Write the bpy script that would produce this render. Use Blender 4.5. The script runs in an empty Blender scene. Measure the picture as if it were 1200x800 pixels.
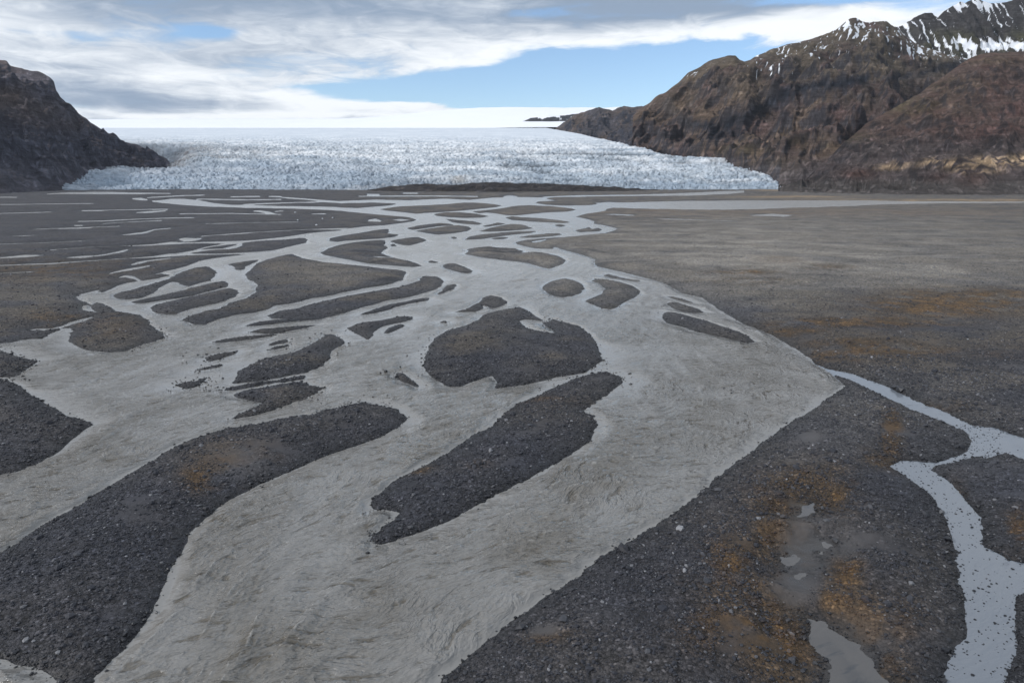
import bpy, math, random
import numpy as np
from mathutils import Vector

# ================================================================ camera, sky, sun, exposure
H = 30.0                                   # drone height above the river
F = 800.0                                  # focal length in photo pixels (1200 wide)
HORIZON = 205.0
PITCH = math.atan((400 - HORIZON) / F)
CP, SP = math.cos(PITCH), math.sin(PITCH)
scene = bpy.context.scene
col = scene.collection
cam_data = bpy.data.cameras.new('camera')
cam_data.sensor_width = 36; cam_data.lens = 24
cam_data.clip_start = 0.5; cam_data.clip_end = 120000
cam = bpy.data.objects.new('camera', cam_data); col.objects.link(cam)
cam.location = (0, 0, H); cam.rotation_euler = (math.pi / 2 - PITCH, 0, 0)
scene.camera = cam
scene.view_settings.view_transform = 'Standard'
scene.view_settings.look = 'None'
scene.view_settings.exposure = 0.18
scene.view_settings.gamma = 1.0
scene.cycles.max_bounces = 4; scene.cycles.diffuse_bounces = 2; scene.cycles.glossy_bounces = 2; scene.cycles.transmission_bounces = 1
scene.cycles.volume_bounces = 0
scene.cycles.sample_clamp_direct = 4.0; scene.cycles.sample_clamp_indirect = 4.0

SUN_DIR = Vector((-0.80, -0.28, 0.50)).normalized()
sun_data = bpy.data.lights.new('sun', 'SUN'); sun_data.energy = 2.6; sun_data.angle = math.radians(5); sun_data.color = (1, .97, .945)
sun = bpy.data.objects.new('sun', sun_data); col.objects.link(sun)
sun.rotation_euler = SUN_DIR.to_track_quat('Z', 'Y').to_euler()

def ray(x, y):
    """forward-normalised direction of a photo pixel: (tan azimuth, tan elevation)"""
    fw = F * CP + (400 - y) * SP
    return (x - 600) / fw, (-F * SP + (400 - y) * CP) / fw

class E:
    """tiny expression helper over shader math nodes"""
    def __init__(s, nt, sock): s.nt, s.k = nt, sock
    @staticmethod
    def op(nt, o, *a, clamp=False):
        n = nt.nodes.new('ShaderNodeMath'); n.operation = o; n.use_clamp = clamp
        for i, v in enumerate(a):
            if isinstance(v, E): nt.links.new(v.k, n.inputs[i])
            else: n.inputs[i].default_value = v
        return E(nt, n.outputs[0])
    def __add__(s, b): return E.op(s.nt, 'ADD', s, b)
    def __radd__(s, b): return E.op(s.nt, 'ADD', b, s)
    def __sub__(s, b): return E.op(s.nt, 'SUBTRACT', s, b)
    def __rsub__(s, b): return E.op(s.nt, 'SUBTRACT', b, s)
    def __mul__(s, b): return E.op(s.nt, 'MULTIPLY', s, b)
    def __rmul__(s, b): return E.op(s.nt, 'MULTIPLY', b, s)
    def __truediv__(s, b): return E.op(s.nt, 'DIVIDE', s, b)
    def __rtruediv__(s, b): return E.op(s.nt, 'DIVIDE', b, s)
def xyz(nt, a, b, c):
    n = nt.nodes.new('ShaderNodeCombineXYZ')
    for i, v in enumerate((a, b, c)):
        if isinstance(v, E): nt.links.new(v.k, n.inputs[i])
        else: n.inputs[i].default_value = v
    return n.outputs[0]
def noise(nt, vec, scale, detail=4, rough=.5, dist=0, color=False):
    n = nt.nodes.new('ShaderNodeTexNoise'); n.inputs['Scale'].default_value = scale
    n.inputs['Detail'].default_value = detail; n.inputs['Roughness'].default_value = rough; n.inputs['Distortion'].default_value = dist
    nt.links.new(vec, n.inputs['Vector'])
    return n.outputs['Color'] if color else E(nt, n.outputs['Fac'])
def sstep(nt, x, a, b):
    n = nt.nodes.new('ShaderNodeMapRange'); n.interpolation_type = 'SMOOTHSTEP'
    nt.links.new(x.k, n.inputs['Value']); n.inputs['From Min'].default_value = a; n.inputs['From Max'].default_value = b
    return E(nt, n.outputs['Result'])
def mixc(nt, f, a, b, blend='MIX'):
    n = nt.nodes.new('ShaderNodeMix'); n.data_type = 'RGBA'; n.blend_type = blend
    ins = [i for i in n.inputs if i.type == 'RGBA']
    if isinstance(f, E): nt.links.new(f.k, n.inputs[0])
    else: n.inputs[0].default_value = f
    for i, v in zip(ins, (a, b)):
        if isinstance(v, E): nt.links.new(v.k, i)
        elif isinstance(v, tuple): i.default_value = (*v, 1)
        else: nt.links.new(v, i)
    return [o for o in n.outputs if o.type == 'RGBA'][0]

def build_world():
    w = bpy.data.worlds.new('World'); scene.world = w; w.use_nodes = True
    nt = w.node_tree; nt.nodes.clear(); L = nt.links
    out = nt.nodes.new('ShaderNodeOutputWorld')
    tc = nt.nodes.new('ShaderNodeTexCoord')
    sp = nt.nodes.new('ShaderNodeSeparateXYZ'); L.new(tc.outputs['Generated'], sp.inputs[0])
    x, y, z = (E(nt, sp.outputs[i]) for i in range(3))
    az = E.op(nt, 'ARCTAN2', x, y)
    rad = E.op(nt, 'SQRT', x * x + y * y)
    el = E.op(nt, 'MAXIMUM', z, 0.0) / E.op(nt, 'MAXIMUM', rad, 0.02)
    # cloud deck seen in perspective, as a layer overhead
    den = E.op(nt, 'MAXIMUM', z, 0.0) + 0.10
    q = xyz(nt, x / den, y / den * 1.3, 3.7)
    n1 = noise(nt, q, 1.1, 7, .55, .3)
    n2 = noise(nt, xyz(nt, x / den + 7.3, y / den * 1.6, 9.1), .7, 6, .5, .2)
    ang = xyz(nt, az * 2.2, el * 9.0, 1.0)
    n3 = noise(nt, ang, 3.2, 8, .58, .6)
    n4 = noise(nt, xyz(nt, az * 2.0 + 5.0, el * 11.0, 4.0), 1.6, 6, .5, .5)
    azw = az + (n3 - .5) * .09
    elw = el + (n4 - .5) * .030 + (n3 - .5) * .022
    def gauss(px, py, sx, sy, k, rot=0.0):
        t, e = ray(px, py); a0 = math.atan(t); e0 = e * math.cos(a0)
        da = azw - a0; de = elw - e0
        if rot: de = de - da * rot
        return E.op(nt, 'EXPONENT', (da * da * (1 / (sx / 830) ** 2) + de * de * (1 / (sy / 830) ** 2)) * -1.0) * k
    # cover: thinner in the gap over the ice cap
    n5 = noise(nt, xyz(nt, az * 3.0, el * 12.0, 8.0), 5.0, 9, .62, .9)
    D = (n1 - .5) * 1.0 + (n3 - .5) * .8 + (n5 - .5) * .5 + .80
    for a in ((620,100,150,28,-1.15),(770,90,110,30,-1.05),(690,98,150,26,-.75),(480,108,90,13,-.8),(640,70,30,10,-.6),(835,52,60,9,-.6,.1),(860,72,50,16,-.6),(240,41,30,8,-.62,.1),(622,12,40,7,-.45),(960,-3,60,6,-.7),(1085,8,60,8,-.35),(1090,-12,90,10,-.5),(380,100,40,5,-.35),(615,-30,600,14,.3),(460,130,110,9,1.1),(550,72,100,14,.45,.12),(900,40,90,14,.4,.1),(960,30,60,10,.4)):
        D = D + gauss(*a)
    cover = sstep(nt, D, .30, .74)
    # light and dark of the deck
    S = (n2 - .5) * .9 + (n1 - .5) * .45 + (n3 - .5) * .7 + (n5 - .5) * .85 + .50
    for a in ((380,0,420,24,-.42),(820,6,210,18,-.45),(0,60,60,12,.10),(40,40,120,12,.35),(120,74,100,10,.18),(300,62,200,18,-.10),(560,70,160,14,.28,.12),(840,42,200,14,.45,.10),(1020,24,130,18,.40,.08),(180,118,110,9,-.42),(120,100,80,10,-.22),(330,112,150,9,.35),(230,86,60,5,.30),(450,126,160,10,.42),(250,134,320,4,.38),(700,62,120,10,.25),(980,50,40,8,.3)):
        S = S + gauss(*a)
    S = sstep(nt, S, .02, .98)
    cl = mixc(nt, S, (.27, .35, .47), (.93, .965, 1.0))
    sky = nt.nodes.new('ShaderNodeTexSky'); sky.sky_type = 'NISHITA'; sky.sun_disc = False
    sky.sun_elevation = math.asin(SUN_DIR.z); sky.sun_rotation = math.atan2(SUN_DIR.x, SUN_DIR.y)
    sky.altitude = 1200; sky.dust_density = .1; sky.air_density = 1.0; sky.ozone_density = 3
    bg1 = nt.nodes.new('ShaderNodeBackground'); L.new(sky.outputs[0], bg1.inputs[0]); bg1.inputs[1].default_value = 0.145
    bg2 = nt.nodes.new('ShaderNodeBackground'); L.new(cl, bg2.inputs[0]); bg2.inputs[1].default_value = 1.0
    mx = nt.nodes.new('ShaderNodeMixShader'); L.new(cover.k, mx.inputs[0]); L.new(bg1.outputs[0], mx.inputs[1]); L.new(bg2.outputs[0], mx.inputs[2])
    L.new(mx.outputs[0], out.inputs[0])
build_world()

# ---------------------------------------------------------------- layout data (plan of the braided river)
# outlines are listed as picture co-ordinates of the survey photo and turned into ground co-ordinates by g()
MAIN = [(400,235.5),(440,234),(480,234.8),(520,232.8),(550,234.3),(577,231.7),(600,231),(640,231.5),(642,233.3),(652,235.5),(630,236.5),(628,238),(640,240),(660,241),(690,240.5),(700,239.5),(697,238),(713,236.8),(716,244),
 (711,245),(710,247),(700,249),(685,251),(675,254),(690,257),(697,259.5),(696,262),(705,263.5),(715,265.5),(724,268),(718,271),(708,273.5),(693,275),(675,277),(658,278.5),(640,279.5),(615,281.5),(604,284),(606,286),(615,288.5),(628,291),(640,291.5),(648,291.5),(650,289),(655,291),(665,294),(680,298),(690,301),(698,304),(697,309),(700,312),(715,315.5),(730,319),(750,324),(762,327),(775,330),(783,334),(790,338),(800,343.5),(822,348),(834,356),(843,363),(860,373),(875,381),(893,387),(912,397),(930,407),(950,420),(957,427),(968,432),(978,440),(990,452),
 (985,457),(970,467),(950,482),(930,493),(915,504),(900,513),(870,537),(850,551),(830,570),(815,582),(792,600),(770,614),(750,625),(725,641),(695,660),(670,679),(650,692),(620,714),(600,727),(580,743),(550,767),(530,787),(517,800),(470,845),(380,930),(-500,930),(-300,700),(-120,600),(-40,565),(0,556),
 (20,552),(43,543),(67,530),(87,513),(110,497),(97,492),(80,488),(67,480),(50,472),(33,460),(20,450),(7,445),(-10,443),(-60,440),(-60,403),(0,402.5),(14,401),(25,398),(35,397),(48,397),(56,393),(65,388),(76,383.5),(87,385),(83,391),(81,399),(88,405),(100,409),(112,411.5),(130,412.5),(145,411.5),(155,408),(165,404),(180,400),(194,395.5),(190,391),(183,386),(175,380),(172,374),(165,370),(150,367),(136,364.5),(128,360),(120,356),(112,355),(108,358),(100,354.5),(92,351),(89,347.5),(95,344.5),(105,342),(116,339.5),(114,342),(120,343),(133,337.5),(145,332.5),(160,329.5),(170,329.3),(185,326),(200,322.5),(190,321),(178,322.5),(190,318.7),(200,316.5),(208,314.5),(218,311.5),(235,305.5),(250,302.5),(270,300),(300,296.5),(315,294.5),(330,291),(345,287.5),(358,284.5),(360,281),(355,277.5),(362,273),(380,271.5),(400,270),(406,268),(430,265),(450,264),(470,261.5),(484,259.5),(488,257.5),(480,255),(455,253),(430,250.5),(405,248)]
LAKE = [(713,236.8),(730,237.5),(760,236.5),(800,235.5),(860,235),(930,234.7),(1010,234.8),(1050,235.6),(1100,236),(1210,236.4),(1320,236.4),(1320,238),(1210,238),(1100,239),(1040,240),(1000,241.5),(960,243.3),(920,244.3),(850,246.5),(800,246.3),(760,245),(720,244),(712,243.8),(700,243),(700,240)]
SIDE = [(955,426),(972,432.5),(1000,438),(1040,453),(1080,472),(1120,488),(1140,498),(1167,502),(1200,513),(1280,540),(1400,575),(1400,640),(1280,570),(1200,539),(1177,530),(1153,537),(1133,528),(1137,517),(1133,507),(1113,498),(1073,482),(1033,463),(1000,447),(975,438),(962,434)]
BRANCH = [(1043,547),(1057,540),(1077,540),(1097,541),(1118,536),(1136,529),(1150,532),(1140,537),(1118,541),(1096,546),(1090,550),(1117,567),(1133,587),(1152,607),(1153,640),(1180,655),(1215,662),(1300,690),(1300,730),(1215,692),(1190,697),(1190,720),(1192,750),(1183,785),(1170,830),(1150,900),(1050,900),(1095,830),(1105,800),(1110,785),(1117,760),(1130,740),(1132,700),(1125,685),(1122,662),(1115,625),(1104,597),(1090,580),(1065,560)]
# thin channels as bands: (x, y upper edge, y lower edge)
BANDS = [
 [(-40,240,241),(0,239.5,240.7),(60,239,240),(110,238.4,239.2)],[(-40,286.5,288),(0,286,287.2),(50,284.4,285.6),(100,282.2,283.2)],[(210,250.5,251.5),(270,250,251),(330,251,252.2)],[(240,262.2,263.2),(300,260.8,261.8),(350,260.2,261)],[(40,268.5,269.5),(90,267,268),(140,265,266)],[(420,229.8,230.8),(500,229.4,230.4),(560,230,231)],[(230,233,234),(290,234,235),(330,233.4,234.4)],[(-40,322,324),(0,320,321.4),(40,318,319.2)],
 [(55,227.3,228),(80,225.5,228),(125,224.7,228.2),(160,226,228),(200,226.5,227.3)], [(-40,231,232),(0,231,232),(20,231.2,231.8)],
 [(155,232.5,233.5),(165,231.8,235),(173,233.5,235.5)], [(172,231.5,232.3),(190,230.3,231.5),(215,229,230),(240,228.6,229.4)],
 [(178,235.5,236.2),(190,234.5,238),(200,233,239),(215,233,240.5),(235,235,242),(250,238,243),(270,240,243.5),(300,240.5,244.5),(330,241.5,245),(370,242,246),(410,243,248),(440,244,251)],
 [(285,239.5,240.3),(310,238,240),(345,237,238.5),(380,236,237.5),(405,235.5,239)], [(315,230,231),(330,230,231.3)],
 [(330,231,232),(355,232.5,234),(380,234.5,237),(400,236,238.4),(417,235.5,238.4)],
 [(270,230.5,231.5),(305,229.5,231.5)], [(430,227,229.5),(445,227.5,229.5)], [(472,226,227.5),(490,226,227.5)], [(590,230.4,231),(598,229,231.8),(606,230,231.6)],
 [(636,230.5,232),(680,228.7,231),(740,228.3,230.3),(800,226.3,230),(850,224,228),(872,223.5,226)],
 [(95,246.8,247.6),(130,246,247.5),(170,245.3,246.5),(197,244.8,246)], [(160,249,250),(175,247.5,250),(195,246.8,247.8)],
 [(90,259.5,260.5),(120,258.5,260.2),(160,256.5,258),(200,255,256.5),(228,255,256)], [(120,262,263),(150,260,261.5),(190,258,260)],
 [(143,275,276.5),(155,273.5,276),(170,271.5,274),(180,269,270),(200,267,268.5)], [(87,264,265),(97,264,265)],
 [(-40,251,252),(0,250,251.2),(30,249.3,250.2),(60,248.5,249.3)], [(15,276.5,277.5),(40,275.5,277)],
 [(297,247,248),(305,246.5,249),(315,248,251),(322,250,251.5)], [(322,247.5,248.5),(332,247,248)], [(365,250.5,252),(382,250,252)],
 [(235,276.5,278),(275,273.5,275),(300,272,273.2),(335,270,271.5),(360,268.7,270.2),(408,267,269.5)],
 [(210,280,281),(217,278.5,283.5),(228,279,283),(236,279,280)],
 [(362,273,278.5),(345,276,280),(330,278,281.5),(300,281,283.3),(285,282,285),(250,283,286),(220,284,286.5),(200,283.3,287.6),(180,286,289),(165,287,289),(140,288.2,289.7),(100,289.7,291),(58,292.5,294)][::-1],
 [(-60,313,315),(0,310.5,312.2),(60,308,310),(100,305.5,307.2),(150,302.5,304),(180,300,302.5),(200,297,301),(226,297,300),(260,297,299),(300,295,297.5),(318,293.5,296.5)],
 [(-40,303,305),(0,301.5,303.5),(30,298.5,302),(50,299,300.2)], [(78,301.5,303),(98,299.5,303),(115,299,301),(130,296.5,298.5),(140,294,297),(150,291.5,293.5)],
 [(205,297,299),(226,293.5,296.5),(240,292,294.5),(262,291,293.5),(277,287,291),(284,284,288)], [(226,293.5,295.5),(240,289.5,291),(260,286,288),(280,283.5,286)],
 [(128,320,321.5),(145,315.5,318.5),(160,313,316),(175,310.5,312.5)], [(153,310,311.5),(162,306.5,310),(172,305,307),(200,302,303.5)],
 [(141,324,326),(148,322,324.5),(156,323.8,327),(163,326.5,330),(166,329,332)], [(128,341,345),(135,335.5,341),(150,331,336),(165,329,333.5),(185,326,330),(205,321.5,325)],
]
ISLANDS = [
 ('long low gravel island on the far channel, just below the pale melt strand', [(395,239),(415,238.5),(440,238),(455,238.5),(466,239),(455,241),(435,242.5),(420,243.8),(405,243.5),(395,243)]),
 ('widest of the far gravel islands, a long dark lens near the moraine', [(445,245.5),(465,242.5),(490,241.5),(520,240),(540,238.2),(560,238),(580,239.7),(588,241),(580,243),(560,245),(540,247),(520,248.5),(500,249.5),(488,250.5),(470,248.5),(455,247)]),
 ('flat dark gravel island beside the mouth of the pale lake', [(553,248),(575,246),(590,244),(600,242),(620,241),(650,242.5),(670,244.5),(675,246),(665,248),(640,249),(620,251),(605,252.5),(595,252.5),(580,250),(570,249),(562,250)]),
 ('thin lens of gravel directly below the widest far island', [(508,251),(520,249.5),(540,249),(560,251),(573,253.5),(565,255),(545,255.5),(525,254.5),(512,253)]),
 ('narrow slanting gravel sliver amid the far braids', [(522,256.5),(540,258.5),(555,259.5),(565,262),(560,263.5),(545,262.5),(530,260.5)]),
 ('drawn-out gravel streak off the far right bank, two small notches on top', [(592,255),(600,254),(612,255),(625,255.5),(640,256.5),(660,259),(669,260.5),(660,261.5),(640,260.5),(620,259.5),(610,258.5),(600,258)]),
 ('upper one of two gravel slivers lying side by side, thinner of the pair', [(477,267.5),(490,264.5),(515,261.8),(528,262.5),(532,264),(515,265),(495,268),(483,269.5)]),
 ('lower one of two gravel slivers lying side by side, fuller of the pair', [(487,270.8),(500,268.6),(520,266),(537,264.2),(548,265.5),(553,268),(547,271),(530,273.5),(512,275),(500,273)]),
 ('tiny dark gravel wedge above the middle braids', [(565,265),(575,263),(583,261),(593,262.5),(580,264.5),(570,266)]),
 ('low gravel tongue with a flat far side in the middle braids', [(562,271),(575,267),(590,264),(600,263),(615,264),(620,266.5),(625,267.5),(610,269.5),(595,270.5),(575,271.5)]),
 ('smallest far gravel speck off the right bank', [(650,263.5),(660,263.5),(663,264.5),(657,266),(652,265)]),
 ('long thin gravel spit pointing away from the round islands', [(545,281),(550,277.5),(565,275),(585,273),(605,271.5),(630,271),(622,273),(600,275),(580,278),(565,280)]),
 ('slim gravel sliver in the bend beside the right bank', [(607,278.5),(620,276),(640,274),(655,273.5),(658,275),(645,277),(625,278.5)]),
 ('faint thin gravel bar beside the long spit', [(575,279.5),(585,278.3),(597,278.5),(590,280),(580,280.3)]),
 ('lone dark gravel dot between two channels', [(528,278),(533,277.5),(536,279.5),(531,280)]),
 ('pair-humped gravel islet tucked into the right bank bay', [(674,270),(685,268),(690,266),(694,269),(700,267),(705,269),(702,271),(690,271.5),(680,272.3)]),
 ('forked gravel island with a wet groove on the left channel', [(386,282),(388,279),(400,276.5),(420,273.5),(440,270),(455,268.5),(456,271.5),(453,274.5),(467,275),(463,277.5),(445,279.5),(420,281),(405,282),(395,283.5)]),
 ('broad gravel island with a pointed tail and a small pale pool on top', [(375,296),(380,294),(385,291),(395,288),(410,285),(430,282.5),(450,281.5),(452,284),(450,287),(454,291),(448,294),(446,297),(455,300),(465,303),(480,306),(490,309),(494,311.5),(485,312.5),(460,311),(430,308.5),(405,303.5),(390,300.5),(380,298.5)]),
 ('small lozenge of gravel between the pointed-tail island and the fork', [(457,283),(465,281),(480,279),(490,278),(498,280.5),(500,282),(490,285),(480,287.5),(472,287),(465,285)]),
 ('tiny gravel spot at the end of the small lozenge island', [(456,287),(461,286),(465,288),(460,289)]),
 ('double-lobed pale brown gravel island in mid river', [(545,297.5),(550,294),(547,292.5),(558,290.5),(575,289.3),(590,291.3),(604,291.5),(613,294.5),(609,297),(625,295.5),(640,297),(655,300.5),(663,305),(659,309),(650,313),(643,315),(632,312),(620,308.5),(605,306),(590,304.8),(578,303),(560,300.5)]),
 ('small oval gravel islet alone in open water beside the double-lobed island', [(519,311),(524,309),(535,309.5),(545,313),(554,317.5),(552,319.5),(545,320),(535,318.5),(525,315),(520,313)]),
 ('small dark gravel fleck above the oval islet', [(501,306),(507,305.5),(514,307.5),(510,308),(503,307.5)]),
 ('nearly round gravel island in the middle of the river', [(636,338),(638,334),(645,330),(655,327.5),(663,326.5),(673,329),(682,333),(685,338),(681,343),(672,346.5),(660,348.2),(650,347),(641,343)]),
 ('curved claw-shaped gravel island beside the round one', [(694,329),(697,326.5),(710,328),(725,330),(738,334),(745,337),(750,341),(748,345),(740,350),(730,355),(722,360),(716,362.5),(705,361),(695,357),(685,353),(688,351),(698,347.5),(706,343),(709,338.5),(705,333)]),
 ('broken line of gravel in the shallows above the claw-shaped island', [(708,323),(713,321.5),(722,324),(735,327),(750,329),(745,329.8),(730,327.5),(718,325.8)]),
 ('short gravel strip close under the right bank', [(781,356),(785,354),(795,355),(805,358),(818,362),(824,366),(815,367),(800,365),(790,362)]),
 ('long tapering gravel strip along the right bank', [(776,374),(779,365.5),(790,366.5),(805,370),(830,377),(850,384),(870,391),(880,396),(885,401),(875,402),(855,397),(835,393),(815,388),(795,382),(782,378)]),
 ('thread of gravel hugging the right bank shallows', [(781,347),(790,348),(800,350.5),(812,355),(800,353),(788,350)]),
 ('large spade-shaped grey brown gravel island on the left side', [(288,320.5),(293,317),(297,312),(303,308),(315,304),(325,301),(335,299),(343,298),(350,301),(360,304),(380,307.5),(400,309.5),(425,312),(450,315),(470,317),(477,319.5),(473,324),(471,328),(460,332),(445,335),(425,338),(400,343),(380,347.5),(367,349),(342,356),(323,357.5),(315,362),(300,366),(275,369),(255,374),(240,380),(225,380),(212,375),(225,370),(238,365),(255,362.5),(268,356),(287,350),(300,342.5),(302,334),(298,330),(290,327)]),
 ('small ragged gravel patch above the spade-shaped island', [(269,310),(275,308.5),(290,306.5),(303,304.5),(300,307),(293,310),(287,312),(288,315),(282,316.5),(274,315.5),(276,313)]),
 ('leaf-shaped brown gravel island bounded by the narrow left creek', [(133,346),(139,343),(150,341),(163,337),(178,333),(200,326),(213,318.5),(228,314.5),(243,312.5),(250,316),(254,320),(251,324),(245,329),(235,331.5),(222,335.5),(213,334),(205,331),(200,331),(190,335),(183,340),(178,344),(165,349),(150,351),(137,350)]),
 ('narrow middle one of three stacked brown gravel bars on the left', [(153,354),(165,351.5),(185,347.5),(200,343.5),(215,340.5),(218,338.5),(230,336.5),(247,332),(262,329.5),(268,333),(266,336),(257,338.5),(245,341),(228,346),(210,349),(190,352),(172,355),(160,355.5)]),
 ('rounded lowest one of three stacked brown gravel bars on the left', [(175,361),(180,358),(195,354.5),(215,350),(235,345.5),(255,340.5),(270,337.8),(278,340),(281,343),(275,348),(265,352),(250,356),(235,359),(220,363),(207,368),(195,368.5),(185,367),(178,364)]),
 ('long curved gravel bar below the spade-shaped island', [(313,370),(325,365),(345,362.5),(367,356),(400,348.5),(425,343.5),(467,337),(493,328.5),(492,326),(497,323.5),(513,324.7),(520,328.5),(517,335),(507,340),(483,347.5),(458,351.5),(425,360),(400,367.5),(375,374),(350,376),(325,379),(300,381.7),(287,382),(300,378),(320,375),(342,374),(317,373)]),
 ('slim gravel splinter running along below the long curved bar', [(420,369),(430,365),(450,359),(470,354.5),(490,350.5),(503,349),(500,352),(485,355),(465,359.5),(445,366),(430,368.5)]),
 ('small ragged gravel flake off the tip of the long curved bar', [(513,344),(520,338),(523,335),(533,333),(535,335),(530,339),(522,343),(515,344.5)]),
 ('thin streak of gravel, upper of two in the left shallows', [(293,389),(305,386),(330,384),(355,382),(372,380.5),(360,384),(345,387),(325,390.5),(310,391)]),
 ('thin streak of gravel, lower of two in the left shallows', [(248,401),(260,398.5),(275,396.2),(290,394.3),(310,392.6),(325,391.5),(318,394),(300,396.5),(280,399),(260,401.5)]),
 ('hook-shaped dark gravel island near the large central one', [(408,385),(415,380.5),(425,378),(440,376.5),(455,374),(470,371),(482,371.5),(484,374),(475,377),(460,380),(447,383),(441,386),(437,392),(431,397.5),(424,394),(415,389)]),
 ('little gravel comma inside the bend of the hook-shaped island', [(448,390),(455,384),(465,381),(473,379.5),(474,382),(465,387),(455,391)]),
 ('knobbly dark gravel islet above the large central island', [(544,363),(553,358),(562,354),(567,349),(575,346.5),(587,349),(595,353.5),(590,357.5),(580,361),(574,361),(571,358.5),(566,358),(567,361),(557,365.5),(548,365.5),(533,365.5),(540,363.5)]),
 ('tiny gravel fleck in the current above the large central island', [(516,377.7),(520,376),(526,377.5),(522,378.7)]),
 ('large dark kidney-shaped gravel island at the centre of the river', [(510,396),(523,388),(542,382.5),(560,376),(567,369),(578,365),(600,361.7),(608,359),(618,364),(627,370),(640,377.5),(648,374),(667,379),(680,383),(692,392),(698,402),(702,413),(707,422),(698,428),(683,437),(663,440),(633,447),(610,451),(600,452.5),(580,455),(583,447),(577,440),(550,448),(538,453),(525,453),(515,447),(503,440),(495,428),(500,415),(503,407)]),
 ('long dark two-step gravel island running down the main channel', [(580,497),(587,488),(607,472),(633,462),(653,453),(677,442),(710,435),(727,442),(730,448),(710,463),(685,480),(684,483),(688,484),(700,497),(690,517),(673,530),(633,553),(587,577),(533,607),(483,627),(437,640),(433,633),(450,617),(462,609),(467,601),(450,597),(437,597),(435,587),(457,567),(493,547),(530,528),(553,510),(577,500)]),
 ('small pointed gravel splinter left of the large central island', [(463,440),(468,437),(473,438),(485,446),(492,452),(490,454),(480,450),(470,446)]),
 ('small brown gravel tongue in the wide left pool', [(239,419.5),(250,416),(265,413),(280,410),(279,413),(270,417),(258,421),(247,423),(242,421.5)]),
 ('faint gravel line in the wide left pool', [(226,434),(240,431),(255,428),(265,427),(255,430),(240,433)]),
 ('ragged stony shoal at the edge of the wide left pool', [(202,451),(212,449),(228,447),(242,442),(240,446),(232,452),(222,455),(212,454)]),
 ('little gravel sliver above the ribbed left island', [(314,404),(320,401),(330,398.5),(338,397.5),(338,400),(328,402.5),(318,404.5)]),
 ('thread-like gravel strip above the ribbed left island', [(312,410),(325,406),(342,402.5),(340,405),(325,409)]),
 ('ribbed brown gravel island with a steep dark near bank', [(277,437),(288,431),(303,423.5),(315,419),(342,414),(363,405),(375,398),(380,391),(392,393),(400,397),(404,402),(398,405),(388,412),(387,420),(378,428),(358,436),(333,441),(300,447),(272,449),(278,440)]),
 ('thin gravel strip between the ribbed island and the flat one below', [(263,457.5),(268,454.5),(285,450.8),(305,448.2),(330,444.5),(355,441),(357,443.5),(340,446.5),(315,450),(290,454.5),(272,458)]),
 ('flat notched gravel island under the ribbed one', [(272,463),(285,458),(305,454.5),(325,451),(345,448),(352,447),(362,451),(380,454.5),(370,460),(352,468),(335,475),(315,482),(293,488),(268,491.5),(280,485),(295,478.5),(308,472),(290,468.5),(278,466)]),
 ('huge dark gravel bar sweeping down the left, with a mossy brown patch', [(-400,860),(-120,720),(0,648),(37,623),(75,601),(93,592),(133,567),(173,543),(207,523),(233,512),(267,502),(300,497),(333,490),(367,485),(400,477),(425,472),(443,475),(467,480),(477,490),(467,502),(433,517),(400,527),(367,540),(333,555),(300,570),(267,587),(240,607),(223,624),(212,642),(203,660),(195,678),(180,715),(160,741),(135,770),(112,797),(80,835),(0,920),(-400,930)]),
 ('stony spit at the left edge, washed by the wide pool', [(-40,405),(0,411),(10,415),(25,419),(45,423),(40,428),(25,435),(20,440),(10,441),(-40,443)]),
]
CUTS = [
 [(607,376),(615,374.5),(640,376),(635,379),(648,386),(650,391),(640,389),(625,387),(618,385),(612,380)],
 [(-20,776),(0,771),(10,772),(25,776),(42,782),(55,790),(68,800),(60,830),(-20,830)],
 [(434,300.3),(445,300.3),(461,301.5),(461,302.6),(445,302.4)],
 [(623,283.2),(630,281.7),(640,280.2),(640,281.4),(632,283.5),(625,285)],
 [(430,258),(440,256),(447,258.5),(446,260.5),(432,260)], [(458,257.5),(470,256.5),(482,258),(470,259.3)],
 [(97,358),(104,357),(108,362),(116,366),(105,366),(97,363)],
 [(200,330),(208,330.5),(219,336.5),(214,339),(200,342.5),(204,339.5),(210,336.5),(203,333)],
 [(35,387.3),(40,385),(60,384.5),(72,381.5),(87,376),(108,371),(109,372),(92,378.5),(74,384.5),(52,388)],
 [(700,251.5),(720,250.8),(745,252),(740,253.6),(720,252.6)], [(748,255.3),(800,256.8),(860,259),(860,260),(790,258.3)],
 [(875,252.5),(905,250.5),(930,252),(920,254.5),(890,254)],
]
POOLS = [
 [(940,720),(957,725),(975,735),(1000,755),(1025,775),(1035,790),(1050,815),(1070,850),(985,850),(972,800),(960,765),(950,745),(943,730)],
 [(917,664),(922,656),(930,650),(937,654),(930,663),(921,670)],
 [(945,656),(955,647),(968,638),(973,640),(966,648),(952,656)],
 [(932,674),(945,666),(962,663),(960,666),(944,674),(936,680)],
 [(933,605),(940,595),(953,587),(957,591),(947,602),(938,607)],
]
# stony shallows: picture boxes where cobbles stand in the water
SHOALS = [(195,408,262,462,.9),(436,420,478,445,.8),(0,408,55,448,.7),(360,458,460,482,.8),(690,420,745,455,.8),(150,384,205,415,.7),(705,355,790,380,.12),(1040,530,1200,800,.26),(1125,495,1175,545,.5),(880,440,1000,455,.03),(425,590,475,640,.5),(0,765,70,800,.5),(635,372,662,394,.5),(590,440,690,460,.4),(330,385,420,420,.3),(490,390,520,450,.15)]
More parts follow.
